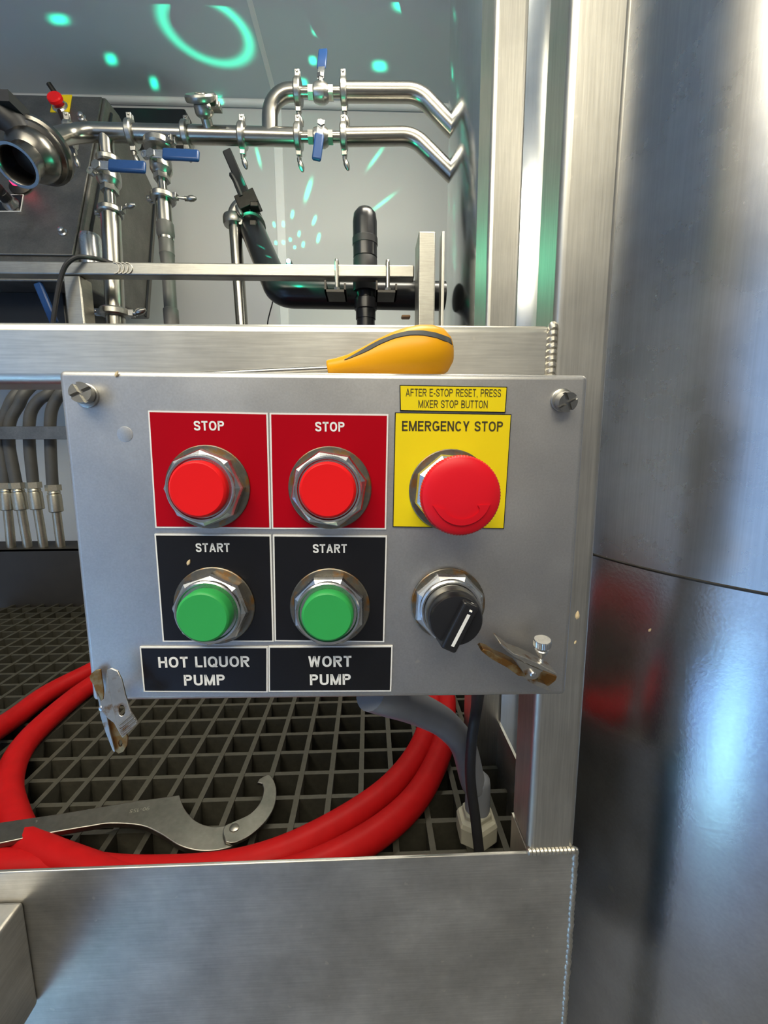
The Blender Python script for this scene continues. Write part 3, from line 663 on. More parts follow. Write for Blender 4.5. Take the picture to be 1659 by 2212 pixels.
b = NB(); box(b, (-1.25, 1.24, zb0), (P(139, 650, 1.24).x, 1.45, zb1)); tag(obj('shade_infill', b, M['dark'], bevel=.004), 'dark cabinet standing in for the open shade under the console, far left', 'infill')  # near-black box put in for the open shade under the console

# ------------------------------------------------------------------ rail with stub post and leg
YR = 1.0
zr1 = P(700, 570, YR).z; zr0 = P(700, 598, YR).z
rl = empty('support_rail', 'horizontal square tube rail with short upright behind the frame', 'rail', (-.2, YR, zr0))
xe = P(893, 600, YR).x; RT = zr1-zr0
b = NB(); box(b, (-1.3, YR, zr0), (xe+.002, YR+RT*1.1, zr1)); obj('rail_tube', b, M['rail'], rl, bevel=.003)
sx0, sx1 = P(904, 600, .985).x, P(940, 600, .985).x
b = NB(); box(b, (sx0, .985, Z0-.27), (sx1, 1.06, P(920, 499, .985).z)); obj('stub_post', b, M['rail'], rl, bevel=.003)
lx0, lx1 = P(141, 650, YR+.004).x, P(178, 650, YR+.004).x
b = NB(); box(b, (lx0, YR+.004, Z0-.27), (lx1, YR+.045, zr0)); obj('leg', b, M['rail'], rl, bevel=.003)
sx2, sx3 = P(953, 600, 1.0).x, P(960, 600, 1.0).x
b = NB(); box(b, (sx2, 1.0, Z0-.27), (sx3, 1.03, P(955, 499, 1.0).z)); obj('side_strip', b, M['post'], rl, bevel=.002)
b = NB(); xw = P(262, 583, YR).x
for k in range(4):
    tube(b, [V((xw+.012*sin(t)+k*.009-.015, YR-.001, (zr0+zr1)/2+RT*.42*cos(t))) for t in [pi*j/8 for j in range(9)]], .0016, 6)
obj('weld_bead', b, M['weld'], rl)
# U-bolts clamping the black pipe under the rail
zp = P(760, 645, 1.07).z
for px_, wh in ((727, 'left'), (838, 'right')):
    t = empty('u_bolt', wh+' of the two steel u-bolts around the square rail', 'u-bolt', P(px_, 640, YR-.008), 'u-bolts on the rail')
    c0 = P(px_, 583, YR-.008); x_ = c0.x
    bm = NB(); tube(bm, bend([V((x_, YR-.006, zr0-.035)), V((x_, YR-.006, zr1+.008)), V((x_, YR+.040, zr1+.008)), V((x_, YR+.040, zr0-.035))], .007, 5), .0042, 10); obj('bent_rod', bm, M['fit'], t)
    bm = NB(); box(bm, (x_-.027, YR-.014, zr0-.036), (x_+.020, YR+.048, zr0-.031)); box(bm, (x_-.027, YR-.014, zr0-.036), (x_-.023, YR+.048, zr0-.012)); box(bm, (x_+.016, YR-.014, zr0-.036), (x_+.020, YR+.048, zr0-.018)); obj('saddle', bm, M['darksteel'], t)
    bm = NB(); lathe(bm, [(.0072, 0), (.0072, .006)], V((x_, YR-.006, zr0-.031)), (0, 0, 1), 6); obj('hex_nut', bm, M['fit'], t, smooth=20)
# black pipe with elbow, butterfly valve with black handle
bp = empty('black_pipe', 'black plastic pipe with a valve at one end and a capped standpipe', 'pipe', P(700, 650, 1.10))
e0 = P(960, 640, 1.10); e1 = P(604, 634, 1.10); e2 = P(541, 486, 1.30)
bm = NB(); tube(bm, bend([e0, e1, e2], .05, 8), .0335, 24); obj('pipe_run', bm, M['black'], bp, smooth=80)
dr = (e2-e1).normalized()
vb = e2; bm = NB(); lathe(bm, [(.034, -.006), (.040, -.004), (.040, .008), (.030, .010), (.030, .030), (.040, .032), (.040, .044), (.034, .046)], vb-dr*.01, dr, 28); ob = obj('butterfly_valve', bm, M['fit'], bp)
hs0 = P(533, 425, 1.27); hs1 = P(490, 326, 1.29); hdr = (hs1-hs0).normalized(); hx_ = hdr.cross(V((0, 1, 0))).normalized()
bm = NB(); obox(bm, (hs0+hs1)/2, hx_, hdr, V((0, 1, 0)), .024, (hs1-hs0).length, .016); obj('handle', bm, M['blackm'], ob, bevel=.003)
bm = NB(); tube(bm, cr([P(522, 425, 1.25), P(508, 392, 1.25), P(497, 374, 1.25)], 5), [.007]*5+[.006]*5+[.003], 8); obj('trigger_lever', bm, M['blackm'], ob)
bm = NB(); obox(bm, P(537, 440, 1.27), hx_, hdr, V((0, 1, 0)), .056, .040, .05); obox(bm, P(552, 447, 1.245), V((1, 0, 0)), V((0, 1, 0)), V((0, 0, 1)), .022, .03, .012); obox(bm, P(549, 487, 1.245), V((1, 0, 0)), V((0, 1, 0)), V((0, 0, 1)), .018, .03, .014); obj('indexing_plate', bm, M['darksteel'], ob, bevel=.002)
# standpipe capped black, tied under rail
sp = bp
c0 = P(789, 690, 1.075); ct = P(789, 449, 1.075); c0.x = ct.x = (c0.x+ct.x)/2; hh = ct.z-c0.z
bm = NB(); lathe(bm, [(.024, 0), (.024, .02), (.027, .022), (.027, .045), (.023, .047), (.023, .06), (.030, .062), (.030, .10), (.0245, .102), (.0255, hh*.55), (.0285, hh*.56), (.0285, hh-.030), (.026, hh-.014), (.018, hh-.004), (.008, hh), (0, hh)], c0-V((0, 0, 0)), (0, 0, 1), 28); obj('capped_standpipe', bm, M['black'], sp, smooth=50)
bm = NB(); lathe(bm, [(.026, hh*.44), (.0285, hh*.45), (.0285, hh*.54), (.0265, hh*.56)], c0, (0, 0, 1), 28, caps=False); lathe(bm, [(.0265, hh*.66), (.0298, hh*.67), (.0298, hh*.73), (.0265, hh*.74)], c0, (0, 0, 1), 28, caps=False); obj('clamp_band', bm, M['blackm'], sp)
bm = NB(); cyl(bm, V((c0.x, 1.075, Z0-.275)), c0+V((0, 0, .01)), .022); obj('lower_pipe', bm, M['black'], sp)
bm = NB(); box(bm, P(866, 691, 1.05), P(887, 679, 1.03)); tag(obj('wood_block', bm, M['wood'], bevel=.003), 'small brown block beside the short upright of the rail', 'block')
bm = NB(); tube(bm, cr([P(590, 615, 1.14), P(589, 650, 1.14), P(583, 675, 1.14), P(578, 700, 1.14), P(575, 760, 1.14)], 5), .0016, 6); tag(obj('thin_wire', bm, M['blackm']), 'thin dark wire hanging beside the black pipe elbow', 'wire')
bm = NB(); tube(bm, cr([P(260, 575, 1.035), P(222, 562, 1.03), P(190, 556, 1.0), P(165, 556, .985), P(143, 572, .98), P(130, 605, .98), P(122, 645, .98), P(114, 700, .98), P(108, 760, .98)], 6), .0046, 10); tag(obj('power_lead', bm, M['blackm']), 'black power lead looped over the rail beside the left pipe', 'cable')

# ------------------------------------------------------------------ stainless pipe manifold
YP, RP = 1.15, .0194
def A(x, y, Y=YP): return P(x, y, Y)
mf = empty('pipe_manifold', 'stainless pipe manifold with clamps and blue handled ball valves', 'pipework', A(500, 295))
zmain = A(600, 296).z
def M_(x, dz=0): 
    p = A(x, 296); return V((p.x, YP, zmain+dz))
# main run, left end turning forward to the open valve
lend = A(150, 290, 1.12); lend2 = A(70, 312, 1.0)
bm = NB(); tube(bm, bend([A(60, 318, 1.02), V((A(165, 290).x, YP, zmain+.002)), V((A(640, 296).x, YP, zmain))], .06, 6), RP, 24); obj('main_pipe', bm, M['pipe'], mf, smooth=80)
bm = NB(); tube(bm, bend([A(740, 296), A(893, 294), A(985, 385)], .075, 8), RP, 24); obj('outlet_pipe', bm, M['pipe'], mf, smooth=80)
ztop_ = A(800, 199).z
bm = NB(); tube(bm, bend([A(583, 296), A(583, 199), A(640, 199)], .055, 10), RP*.97, 24); obj('riser_elbow', bm, M['pipe'], mf, smooth=80)
bm = NB(); tube(bm, bend([A(740, 199), A(905, 200), A(990, 290)], .075, 8), RP*1.05, 24); obj('upper_outlet_pipe', bm, M['pipe'], mf, smooth=80)
# spools through the two horizontal ball valves
for y_ in (199, 296):
    bm = NB(); cyl(bm, A(640, y_), A(745, y_), .0115); obj('valve_spool', bm, M['pipe'], mf, smooth=80)
# branches
bm = NB(); tube(bm, [A(229, 296), A(231, 330), A(234, 345)], RP*.85, 20); obj('tee_branch', bm, M['pipe'], mf, smooth=80)
bm = NB(); tube(bm, [A(343, 296), A(344, 312)], RP*.75, 20); obj('tee_branch', bm, M['pipe'], mf, smooth=80)
def clamp(c, axis, r, up, swing=0, wing=True, tail=1.0):
    """hygienic clamp: split ring, hinge lug at 'up', swing bolt and wing nut opposite"""
    x, y, z = basis(axis, up)
    bm = NB(); lathe(bm, [(r*1.02, -r*.42), (r*1.36, -r*.40), (r*1.50, -r*.24), (r*1.50, r*.24), (r*1.36, r*.40), (r*1.02, r*.42)], c, z, 32); o = obj('pipe_clamp', bm, M['fit'], mf)
    bm = NB()
    for sg in (-1, 1): obox(bm, c+x*r*1.72+y*r*.24*sg, x, y, z, r*.75, r*.30, r*.62)
    cyl(bm, c+x*r*1.88-y*r*.5, c+x*r*1.88+y*r*.5, r*.16, seg=12); obj('hinge_lug', bm, M['fit'], o, bevel=.0012)
    if wing:
        e = (-x+y*swing).normalized()
        bm = NB(); obox(bm, c-x*r*1.60, x, y, z, r*.65, r*.75, r*.66); cyl(bm, c-x*r*1.4, c-x*r*1.4+e*r*1.0*tail, r*.15, seg=10); obj('swing_bolt', bm, M['fit'], o, bevel=.001)
        w = c-x*r*1.4+e*r*.75*tail
        bm = NB(); lathe(bm, [(r*.30, -r*.2), (r*.26, r*.22)], w, e, 14)
        sd2 = z if tail < 1.3 else (y*.9+e*.45).normalized()
        ex = e.cross(sd2).normalized()
        lathe(bm, [(0, -r*.2), (r*.20, r*.0), (r*.36, r*.45), (r*.34, r*.9), (r*.18, r*1.25), (0, r*1.35)], w, (e+sd2*.35).normalized(), 14)
        obj('wing_nut', bm, M['fit'], o)
    return o
X_, Z_, Yv = V((1, 0, 0)), V((0, 0, 1)), V((0, 1, 0))
for x_, y_, up, tl in ((644, 204, Z_, 1.0), (743, 204, Z_, 1.0), (645, 300, Z_, 1.25), (743, 300, Z_, 1.1)):
    clamp(A(x_, y_-4), (1, -.06, -.05 if x_ < 700 else 0), RP, up+V((0, -.25, 0)), 0, True, tl)
clamp(M_(286), (1, 0, 0), RP, (-.0, -.1, 1), 0); clamp(M_(404), (1, 0, 0), RP, (0, .1, 1), 0, True, .8); clamp(M_(524), (1, .0, -.08), RP, (.0, -.2, 1), 0)
clamp(A(152, 291, 1.145), (1, .25, 0), RP, (-.3, -.4, 1), .3)
clamp(A(236, 349, 1.135), (0, 0, 1), RP*.95, (1, .5, 0), .2, False)
clamp(A(345, 318), (0, .1, 1), RP*1.25, (.9, -.5, 0), .2, False)
def ball_valve(c, axis, hdir, side, r=.0150, glen=.070, bent=None, name='ball_valve'):
    x, y, z = basis(axis, hdir)
    bm = NB(); lathe(bm, [(r*.8, -r*2.1), (r*1.05, -r*2.1), (r*1.05, -r*1.25)], c, z, 6); lathe(bm, [(r*1.0, -r*1.3), (r*1.25, -r*1.1), (r*1.45, -r*.4), (r*1.45, r*.5), (r*1.2, r*1.0), (r*1.0, r*1.2)], c, z, 24); lathe(bm, [(r*1.08, r*1.1), (r*1.08, r*1.9), (r*.8, r*1.9)], c, z, 6)
    o = obj(name, bm, M['fit'], mf, smooth=25)
    s = V(side).normalized()                  # stem direction
    bm = NB(); cyl(bm, c+s*r*1.0, c+s*r*2.3, r*.42, seg=14); lathe(bm, [(r*.62, r*1.9), (r*.62, r*2.35)], c, s, 6); obj('stem', bm, M['fit'], o, smooth=25)
    h = V(hdir).normalized(); b0 = c+s*r*2.15; w_ = s.cross(h).normalized()
    bm = NB(); obox(bm, b0+h*r*.7, w_, h, s, r*1.1, r*2.4, r*.18); obj('handle_strap', bm, M['chrome'], o, bevel=.0008)
    g0 = b0+h*r*1.6; g1 = g0+h*glen
    bm = NB(); obox(bm, (g0+g1)/2, w_, h, s, r*1.5, glen, r*.6); ob_ = obj('blue_grip', bm, M['grip'], o, bevel=r*.29, seg=4); ob_['label'] = 'dark blue handle grip'
    return o
# lower horizontal valve: grip hangs down in front; upper one: handle points up
ball_valve(A(694, 297), (1, 0, 0), (-.16, -.02, -1), (.10, -1, .35), glen=.058)
ball_valve(A(694, 201), (1, 0, 0), (.08, .30, 1), (0, -.25, 1), glen=.048)
# vertical valve stacks
def stack(px_, ys, ye, xe_, Y0, Y1, yv):
    def B(y, off=0): 
        t = (y-ys)/(ye-ys); return A(px_+(xe_-px_)*t+off, y, Y0+(Y1-Y0)*t)
    return B
B1 = stack(234, 345, 700, 250, 1.135, 1.09, 0)
bm = NB(); tube(bm, [B1(345), B1(470)], .0125, 18); obj('valve_spool', bm, M['pipe'], mf, smooth=80)
bm = NB(); e_ = B1(760); tube(bm, [B1(455), e_, V((e_.x, 1.15, zt))], .0212, 22); obj('down_pipe', bm, M['pipe'], mf, smooth=80)
ball_valve(B1(385), B1(470)-B1(345), (1, -.05, -.06), (-.15, -1, .15), r=.0180, glen=.086)
bm = NB(); c_ = B1(385)+V((-.026, -.018, 0)); lathe(bm, [(.0085, 0), (.0085, .010), (.005, .010), (.005, .008)], c_, (-.2, -1, .1), 18); obj('stem_nut', bm, M['chrome'], mf)
clamp(B1(458), B1(470)-B1(345), RP*.95, (-1, .2, 0), -.35, True, 1.9)
clamp(B1(676), (0, 0, 1), RP*1.15, (-1, -.1, 0), .1, True, .8)
B2 = stack(345, 312, 700, 371, 1.15, 1.11, 0)
bm = NB(); tube(bm, [B2(312), B2(440)], .0105, 18); obj('valve_spool', bm, M['pipe'], mf, smooth=80)
bm = NB(); tube(bm, [B2(430), B2(478), B2(520)], .0175, 22); obj('down_pipe', bm, M['pipe'], mf, smooth=80)
ball_valve(B2(360), B2(440)-B2(312), (1, -.05, -.06), (-.15, -1, .15), r=.0175, glen=.086)
bm = NB(); c_ = B2(350)+V((-.024, -.018, 0)); lathe(bm, [(.0085, 0), (.0085, .010), (.005, .010), (.005, .008)], c_, (-.2, -1, .1), 18); obj('stem_nut', bm, M['chrome'], mf)
clamp(B2(428), (0, .05, 1), RP, (-1, .2, 0), -.45, True, 2.0)
ax2 = (B2(700)-B2(480)).normalized()
bm = NB(); L = (B2(700)-B2(480)).length; lathe(bm, [(.0160, 0), (.0195, .004), (.0205, .030), (.0180, .036), (.0170, .040), (.0170, .075), (.0178, .077), (.0170, .079), (.0155, .10), (.0150, L*.55), (.0150, L*.85), (.0175, L*.86), (.0175, L), (.0175, L+.06)], B2(480), ax2, 22); e_ = B2(720); tube(bm, [e_, V((e_.x, 1.16, zt))], .0165, 18); obj('hose_tail', bm, M['hosegrey'], mf)['label'] = 'dull grey hose tail with collar'
# sampling valve with round handwheel on top
c0 = V((A(455, 296).x, YP, zmain)); kx_ = A(447, 215)-A(452, 262); kd_ = V((-.04, -.66, .75)).normalized()
hgt = .020
while TOPX(c0+kd_*hgt)[1] > 207 and hgt < .4: hgt += .001
bm = NB(); lathe(bm, [(.0125, 0), (.0125, .030), (.0200, .036), (.0215, .040), (.0215, .052), (.0200, .056), (.0140, .058), (.0140, .070), (.0120, .074), (.0110, hgt-.012)], c0, kd_, 26); o = obj('sampling_valve', bm, M['fit'], mf)
bm = NB(); lathe(bm, [(.008, hgt-.014), (.034, hgt-.010), (.036, hgt-.006), (.036, hgt), (.033, hgt+.004), (0, hgt+.004)], c0, kd_, 40); obj('handwheel', bm, M['fit'], o)
bm = NB(); w0 = c0+kd_*.046+V((.012, -.02, 0)); lathe(bm, [(0, -.022), (.006, -.015), (.008, 0), (.006, .015), (0, .022)], w0, (.5, -.2, -.8), 12); obj('wing_nut', bm, M['fit'], o)
bm = NB(); obox(bm, c0+kd_*.050+V((.030, 0, 0)), V((1, 0, 0)), V((0, 1, 0)), V((0, 0, 1)), .022, .02, .012); cyl(bm, c0+kd_*.050+V((.036, -.014, -.006)), c0+kd_*.050+V((.036, -.014, .014)), .003); obj('swing_bolt', bm, M['fit'], o, bevel=.001)
# third riser with elbow clamp
t3 = empty('steel_riser', 'slim steel riser pipe with clamped elbow beside the black valve', 'pipe', A(524, 700, 1.28))
q0, q1 = A(527, 760, 1.27), A(507, 478, 1.28); q2 = A(506, 445, 1.28); q3 = q2+V((.034, -.015, .0))
bm = NB(); tube(bm, [V((q0.x, 1.215, zt)), q0, q1], 0.0168, 20); obj('riser_pipe', bm, M['pipe'], t3, smooth=80)
bm = NB(); tube(bm, bend([q1, A(506, 440, 1.28), A(545, 445, 1.27)], .030, 8), .0185, 20); obj('elbow', bm, M['fit'], t3, smooth=80)
bm = NB(); lathe(bm, [(.018, -.014), (.029, -.012), (.031, -.006), (.031, .006), (.029, .012), (.018, .014)], A(507, 478, 1.28), q1-q0, 28); obox(bm, A(530, 482, 1.27), X_, Yv, Z_, .03, .02, .016); o = obj('pipe_clamp', bm, M['fit'], t3)
bm = NB(); lathe(bm, [(0, -.020), (.006, -.014), (.008, 0), (.006, .014), (0, .020)], A(517, 455, 1.25), (.5, -.2, -1), 12); obj('wing_nut', bm, M['fit'], o)

# open valve fitting at far left, end pointing at the camera
ov = empty('open_outlet', 'open ended stainless outlet with clamp rings pointing into the room at left', 'outlet', A(60, 340, 1.0))
oa = A(84, 330, 1.0); ob2 = A(35, 358, .93); od = (ob2-oa).normalized(); Lo = (ob2-oa).length
bm = NB(); lathe(bm, [(.026, -.030), (.054, -.022), (.059, -.016), (.059, -.004), (.054, .000), (.054, .010), (.047, .014), (.047, .030), (.041, .040), (.031, .050), (.031, Lo-.012), (.037, Lo-.007), (.037, Lo), (.032, Lo), (.028, Lo-.005), (.028, .03), (0, .03)], oa, od, 40, caps=False); obj('outlet_body', bm, M['outlet'], ov, smooth=40)
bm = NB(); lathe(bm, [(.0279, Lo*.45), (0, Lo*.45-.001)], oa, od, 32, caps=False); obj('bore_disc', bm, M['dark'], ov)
bm = NB(); tube(bm, [A(58, 302, .975), A(35, 270, .965), A(10, 250, .955), A(-30, 235, .95)], [.024, .026, .026, .026], 18); obox(bm, A(8, 228, .95), X_, Yv, Z_, .06, .05, .02); obj('lever', bm, M['blackm'], ov)['label'] = 'black lever of the outlet valve'

# ------------------------------------------------------------------ sloping console at upper left
XC = -.74
def cyz(px, py):
    d = ray(px, py); t = XC/d.x; p = EYE+d*t; return p.y, p.z
prof_c = [cyz(229, 210), cyz(166, 560), cyz(158, 608), cyz(324, 690), cyz(342, 432), cyz(258, 248)]
pf = prof_c
cs = empty('sloping_console', 'sloping dark steel control console with emergency stop at upper left', 'console', V((XC-.3, pf[3][0], pf[3][1])))
XL = XC-.75
bm = NB(); Yc = lambda p_, x: V((x, p_[0], p_[1]))
plate(bm, [Yc(p_, XC) for p_ in pf], [], -(XL-XC)*1.0, (1, 0, 0)); obj('body', bm, M['console'], cs, bevel=.006, seg=3)
f0, f1 = Yc(pf[0], XC), Yc(pf[1], XC); fd = (f1-f0).normalized(); fn = V((1, 0, 0)).cross(fd).normalized(); fn = fn if fn.y < 0 else -fn
bm = NB(); obox(bm, (f0+f1)/2+V((-.375, 0, 0))+fn*.003, X_, fd, fn, .735, (f1-f0).length-.015, .006); fp = obj('front_panel', bm, M['console'], cs, bevel=.002)
# seam and gasket at the side
bm = NB(); g0 = f0+V((.001, 0, 0))+fd*.02-fn*.028; g1 = f1+V((.001, 0, 0))-fn*.028; cyl(bm, g0, g1, .0042, seg=8); obj('gasket', bm, M['dark'], cs)
bm = NB(); r0, r1 = Yc(pf[4], XC)+V((.001, 0, -.01)), Yc(pf[3], XC)+V((.001, 0, 0)); rd_ = V((0, -.03, 0)); cyl(bm, r0+rd_, r1+rd_, .004, seg=8); obj('gasket', bm, M['dark'], cs)
fo = f0+fn*.006
def FP(px, py, d=0): return PPL(px, py, fo+fn*d, fn)
fu = -fd
def ptile(quad, edge, face, bw, nm):
    qs = [FP(*q_) for q_ in quad]; bm = NB(); plate(bm, [p_+fn*.0015 for p_ in qs], [], .0015, fn); o = obj(nm, bm, edge, cs, smooth=0)
    c = sum(qs, V())/4; bm = NB(); plate(bm, [c+(p_-c)*bw+fn*.0019 for p_ in qs], [], .0006, fn); obj('printed_face', bm, face, o, smooth=0); return o
ptile([(117, 206), (156, 206), (150, 243), (109, 243)], M['lyel'], M['lyel'], .96, 'legend_plate')
c0 = FP(131, 232); 
bm = NB(); lathe(bm, [(.021, 0), (.021, .003), (.017, .006), (.017, .009), (.012, .010), (.012, .018)], c0, fn, 24); o = obj('emergency_stop_button', bm, M['chrome'], cs)
bm = NB(); lathe(bm, [(.0125, .010), (.0150, .015), (.0195, .018), (.0195, .025), (.017, .028), (0, .029)], c0, fn, 28); obj('mushroom_head', bm, M['red'], o)
c0 = FP(47, 402); bm = NB(); lathe(bm, [(.030, 0), (.030, .004), (.022, .010), (.018, .014)], c0, fn, 26); o = obj('pilot_light', bm, M['darksteel'], cs)
bm = NB(); lathe(bm, [(.0165, .010), (.0165, .020), (.013, .026), (0, .028)], c0, fn, 26); obj('lit_lens', bm, M['lamp'], o)['label'] = 'glowing red lens'
o = ptile([(2, 421), (52, 421), (46, 458), (-4, 458)], M['white'], M['lblack'], .92, 'legend_plate')
c0 = FP(26, 443); bm = NB(); lathe(bm, [(.020, 0), (.020, .006), (.016, .012), (.016, .018)], c0, fn, 24); o = obj('selector_switch', bm, M['chrome'], cs)
bm = NB(); lathe(bm, [(.014, .018), (.013, .034), (0, .035)], c0, fn, 24); obox(bm, c0+fn*.038, X_, fd, fn, .010, .030, .014); obj('knob', bm, M['black'], o, bevel=.001)
o = ptile([(-20, 195), (22, 200), (18, 222), (-25, 222)], M['white'], M['lblack'], .90, 'legend_plate')
for px_, py_ in ((137, 503), (178, 256)):
    bm = NB(); c0 = FP(px_, py_); lathe(bm, [(.011, 0), (.011, .003), (.0075, .005), (.0075, .012), (.005, .014), (0, .0145)], c0, fn, 18); obj('cover_screw', bm, M['chrome'], cs)
bm = NB(); cyl(bm, FP(128, 240, .012), FP(147, 285, .03), .005); cyl(bm, Yc(pf[0], XC)+V((-.13, .01, -.01)), Yc(pf[0], XC)+V((-.155, .0, .03)), .007); obj('stay_rod', bm, M['darksteel'], cs)
# small chrome cylinder and dark items below the console
bm = NB(); c_ = V((XC, 1.20, P(214, 590, 1.18).z)); lathe(bm, [(.026, 0), (.026, .09), (.022, .10), (0, .102)], c_+V((.022, 0, 0)), (0, 0, 1), 26); obj('chrome_housing', bm, M['chrome'], cs)
b0 = P(100, 655, 1.16); bm = NB(); obox(bm, b0, (X_*.95+Z_*.3).normalized(), Yv, (Z_*.95-X_*.3).normalized(), .020, .012, .10); tag(obj('blue_lever', bm, M['grip'], bevel=.004, seg=3), 'dark blue lever in the shadow left of the rail leg', 'lever')
# dark unit high on the wall
a0, a1 = P(245, 228, YW-.06), P(402, 272, YW-.06); a1.z = P(330, 300, YW-.06).z
bm = NB(); box(bm, (a0.x-.12, YW-.06, a1.z), (a1.x+.0, YW+.001, P(330, 232, YW-.06).z)); wu = tag(obj('wall_unit', bm, M['dark'], bevel=.006), 'black box fixed high on the wall behind the main pipe', 'wall unit')

# ------------------------------------------------------------------ tanks
def shell(name, cx, cy, r, z0, z1, m, par, seg=160, bulge=0):
    bm = NB(); lathe(bm, [(r, z0), (r, z1)], V((cx, cy, 0)), (0, 0, 1), seg); return obj(name, bm, m, par, smooth=60)
tk = empty('narrow_tank', 'mirror-bright narrow steel tank behind the rear post', 'tank', (.455, 1.15, 0))
shell('shell', .455, 1.15, .25, .04, zc-.10, M['tankp'], tk, 128)
bm = NB(); lathe(bm, [(.25, zc-.10), (.24, zc-.07), (.15, zc-.03), (0, zc-.02)], V((.455, 1.15, 0)), Z_, 96); obj('top_dome', bm, M['tankp'], tk)
for k in range(3):
    t = 2*pi*k/3+.4; bm = NB(); cyl(bm, V((.455+.2*cos(t), 1.15+.2*sin(t), 0)), V((.455+.2*cos(t), 1.15+.2*sin(t), .045)), .025); obj('foot', bm, M['tankp'], tk)
TC = V((.564, .521, 0)); TR = .33
def hit_tank(px, py):
    d = ray(px, py); a = d.x*d.x+d.y*d.y; o_ = EYE-TC; bq = o_.x*d.x+o_.y*d.y; cq = o_.x**2+o_.y**2-TR*TR
    t = (-bq-sqrt(bq*bq-a*cq))/a; return EYE+d*t
zs = hit_tank(1500, 1252).z
tk = empty('large_tank', 'large dull steel tank filling the right side of the view', 'tank', (TC.x, TC.y, 0))
shell('upper_shell', TC.x, TC.y, TR, zs, zc-.12, M['tank'], tk, 200)
shell('lower_shell', TC.x, TC.y, TR+.0008, .05, zs, M['tankl'], tk, 200)
bm = NB(); lathe(bm, [(TR, zs-.002), (TR+.0013, zs-.001), (TR+.0013, zs+.0004), (TR, zs+.0012)], TC, Z_, 200, caps=False); obj('weld_seam', bm, M['darksteel'], tk)
bm = NB(); lathe(bm, [(TR, zc-.12), (TR-.02, zc-.09), (.19, zc-.04), (0, zc-.03)], TC, Z_, 120); obj('top_dome', bm, M['tank'], tk)
for k in range(4):
    t = 2*pi*k/4+.8; bm = NB(); cyl(bm, V((TC.x+.25*cos(t), TC.y+.25*sin(t), 0)), V((TC.x+.25*cos(t), TC.y+.25*sin(t), .055)), .03); obj('foot', bm, M['tank'], tk)

# ------------------------------------------------------------------ laser projector on the rail
LP = P(622, 565, YR-.004)
lz = empty('laser_projector', 'small black laser projector with a bright green lens on the rail', 'projector', V((LP.x, YR+.012, zr1)))
bm = NB(); box(bm, (LP.x-.006, YR+.004, zr1), (LP.x+.006, YR+.022, zr1+.010)); obj('body', bm, M['black'], lz, bevel=.001)
bm = NB(); lathe(bm, [(0, -.0045), (.0032, -.0032), (.0045, 0), (.0032, .0032), (0, .0045)], V((LP.x, YR+.002, zr1+.006)), (0, -1, 0), 14); obj('lens', bm, M['laser'], lz)
LO = V((LP.x, YR+.012, zr1+.016))
def surf(px, py):                            # wall, else ceiling
    p_ = P(px, py, YW)
    return p_ if p_.z <= zc else PZ(px, py, zc)
L_ = bpy.data.lights.new('laser_beam', 'POINT'); L_.energy = 5.0; L_.color = (.0, 1.0, .52); L_.shadow_soft_size = .0015
lo_ = bpy.data.objects.new('laser_beam', L_); COL.objects.link(lo_); lo_.location = LO
L_.use_nodes = True; nt = L_.node_tree; em = nt.nodes['Emission']
tcn = nd(nt, 'ShaderNodeTexCoord'); geo = tcn.outputs['Normal']
def dotn(v):
    n_ = nd(nt, 'ShaderNodeVectorMath', operation='DOT_PRODUCT'); n_.inputs[1].default_value = v; nt.links.new(geo, n_.inputs[0]); return n_.outputs['Value']
def mth(op, a, b_=None):
    n_ = nd(nt, 'ShaderNodeMath', operation=op)
    for i, q_ in enumerate((a, b_)):
        if q_ is None: continue
        if isinstance(q_, (int, float)): n_.inputs[i].default_value = q_
        else: nt.links.new(q_, n_.inputs[i])
    return n_.outputs[0]
acc = None
def blob(pa_, pb_, wpx, gain):
    global acc
    da, db = (surf(*pa_)-LO).normalized(), (surf(*pb_)-LO).normalized(); cdir = (da+db).normalized()
    t_ = (db-da); ln = max(t_.length/2, 1e-4); t_ = t_.normalized(); s_ = cdir.cross(t_).normalized()
    pm = ((pa_[0]+pb_[0])/2, (pa_[1]+pb_[1])/2); pv = V((pb_[0]-pa_[0], pb_[1]-pa_[1])).normalized(); pq = (pm[0]-pv.y*wpx, pm[1]+pv.x*wpx)
    wd_ = max((surf(*pq)-LO).normalized().angle(cdir), .0015)
    u = mth('MULTIPLY', dotn(t_), 1/ln); v_ = mth('MULTIPLY', dotn(s_), 1/wd_)
    e = mth('ADD', mth('POWER', mth('ABSOLUTE', u), 2.5), mth('POWER', mth('ABSOLUTE', v_), 2.5))
    g = mth('MULTIPLY', mth('POWER', 2.718, mth('MULTIPLY', e, -1.1)), mth('GREATER_THAN', dotn(cdir), .6))
    g = mth('MULTIPLY', g, gain); acc = g if acc is None else mth('ADD', acc, g)
for x, y, rx, ry in ((127, 42, 19, 10), (240, 128, 11, 11), (333, 180, 8, 12), (3, 152, 9, 10), (870, 8, 17, 14), (685, 65, 9, 10), (676, 131, 7, 8), (820, 143, 13, 10), (654, 180, 9, 9), (415, 208, 6, 12), (474, 214, 6, 6)):
    blob((x-rx, y), (x+rx, y), ry, 1.0)
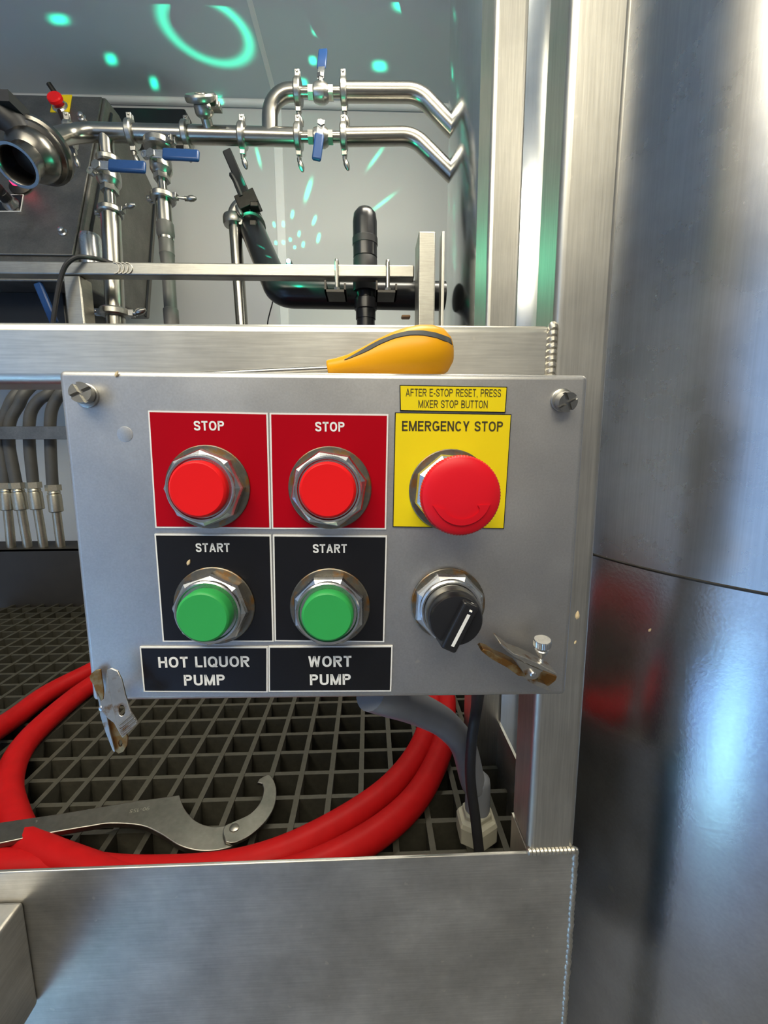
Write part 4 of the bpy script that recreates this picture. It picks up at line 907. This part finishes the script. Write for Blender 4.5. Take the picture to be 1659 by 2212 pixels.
for a_, b_, w_, g_ in (((553, 318), (563, 358), 3.5, .5), ((520, 305), (531, 352), 3, .2), ((828, 318), (796, 362), 4, .5), ((672, 391), (660, 430), 4.5, .9), ((850, 420), (803, 456), 4, .35), ((413, 471), (446, 489), 4, .8), ((437, 539), (474, 552), 4, .7),
                       ((633, 456), (630, 470), 3, 1), ((591, 480), (593, 490), 2.4, 1), ((612, 479), (612, 489), 2.6, 1), ((682, 468), (676, 484), 3, 1), ((647, 500), (645, 510), 2.6, 1), ((690, 506), (686, 522), 3, 1), ((596, 521), (596, 528), 2.6, 1), ((612, 520), (612, 527), 2.6, 1), ((627, 514), (627, 521), 2.6, 1), ((656, 523), (654, 533), 2.8, 1), ((637, 531), (636, 537), 2.4, 1), ((541, 540), (545, 549), 3, .7), ((303, 412), (326, 458), 6, .8)):
    blob(a_, b_, w_, g_)
# ring on the ceiling
rc = (surf(449, 66)-LO).normalized(); e1_ = (surf(538, 108)-LO).normalized(); e2_ = (surf(420, 118)-LO).normalized()
t1 = (e1_-rc*e1_.dot(rc)); A1 = t1.length; t1.normalize(); t2_ = rc.cross(t1).normalized(); B1_ = abs((e2_).dot(t2_)); A1x = A1
u = mth('MULTIPLY', dotn(t1), 1/A1); v_ = mth('MULTIPLY', dotn(t2_), 1/B1_)
rr = mth('SQRT', mth('ADD', mth('MULTIPLY', u, u), mth('MULTIPLY', v_, v_)))
dr_ = mth('MULTIPLY', mth('SUBTRACT', rr, 1.0), 1/.13)
ring = mth('MULTIPLY', mth('POWER', 2.718, mth('MULTIPLY', mth('MULTIPLY', dr_, dr_), -1.0)), mth('GREATER_THAN', dotn(rc), .3))
acc = mth('ADD', acc, mth('MULTIPLY', ring, .30)); acc = mth('ADD', acc, .0035)
nt.links.new(mth('MULTIPLY', acc, 40.0), em.inputs['Strength'])

# ------------------------------------------------------------------ pale grain husks, as the photograph shows them
def husk(p, n, d, L, lab, grp):
    d = (d-n*d.dot(n)).normalized(); bm = NB(); k = n.cross(d)
    lathe(bm, [(0, 0), (.30*L, .25*L), (.32*L, .5*L), (.18*L, .8*L), (0, L)], V(), d, 6)
    for v in bm.verts: v.co = p+d*v.co.dot(d)+k*v.co.dot(k)*.75+n*(v.co.dot(n)*.45+.0004)
    tag(obj('grain_husk', bm, M['straw']), lab, 'husk', grp)
M['straw'] = plain('dry_husk', (.62, .48, .28), .6, var=.25, scale=300)
husk(Q(250, 815, 0), OUT, ax+az*2, .0040, 'pale grain husk stuck near the top left edge of the box', 'husks')
husk(Q(1245, 1338, 0), OUT, az*3+ax*.2, .0060, 'tan grain husk on the right edge of the box', 'husks')
husk(Q(1240, 1391, 0), OUT, az+ax*.4, .0028, 'white grain speck at the lower right edge of the box', 'husks')
husk(Q(405, 1221, .001), OUT, ax*.5+az, .0042, 'pale grain husk on the left start plate', 'husks')
tp_ = hit_tank(1402, 1364); tn_ = V((tp_.x-TC.x, tp_.y-TC.y, 0)).normalized()
husk(tp_+tn_*.0008, tn_, V((0, -.6, 1)), .0046, 'golden grain husk stuck on the large steel tank', 'husks')
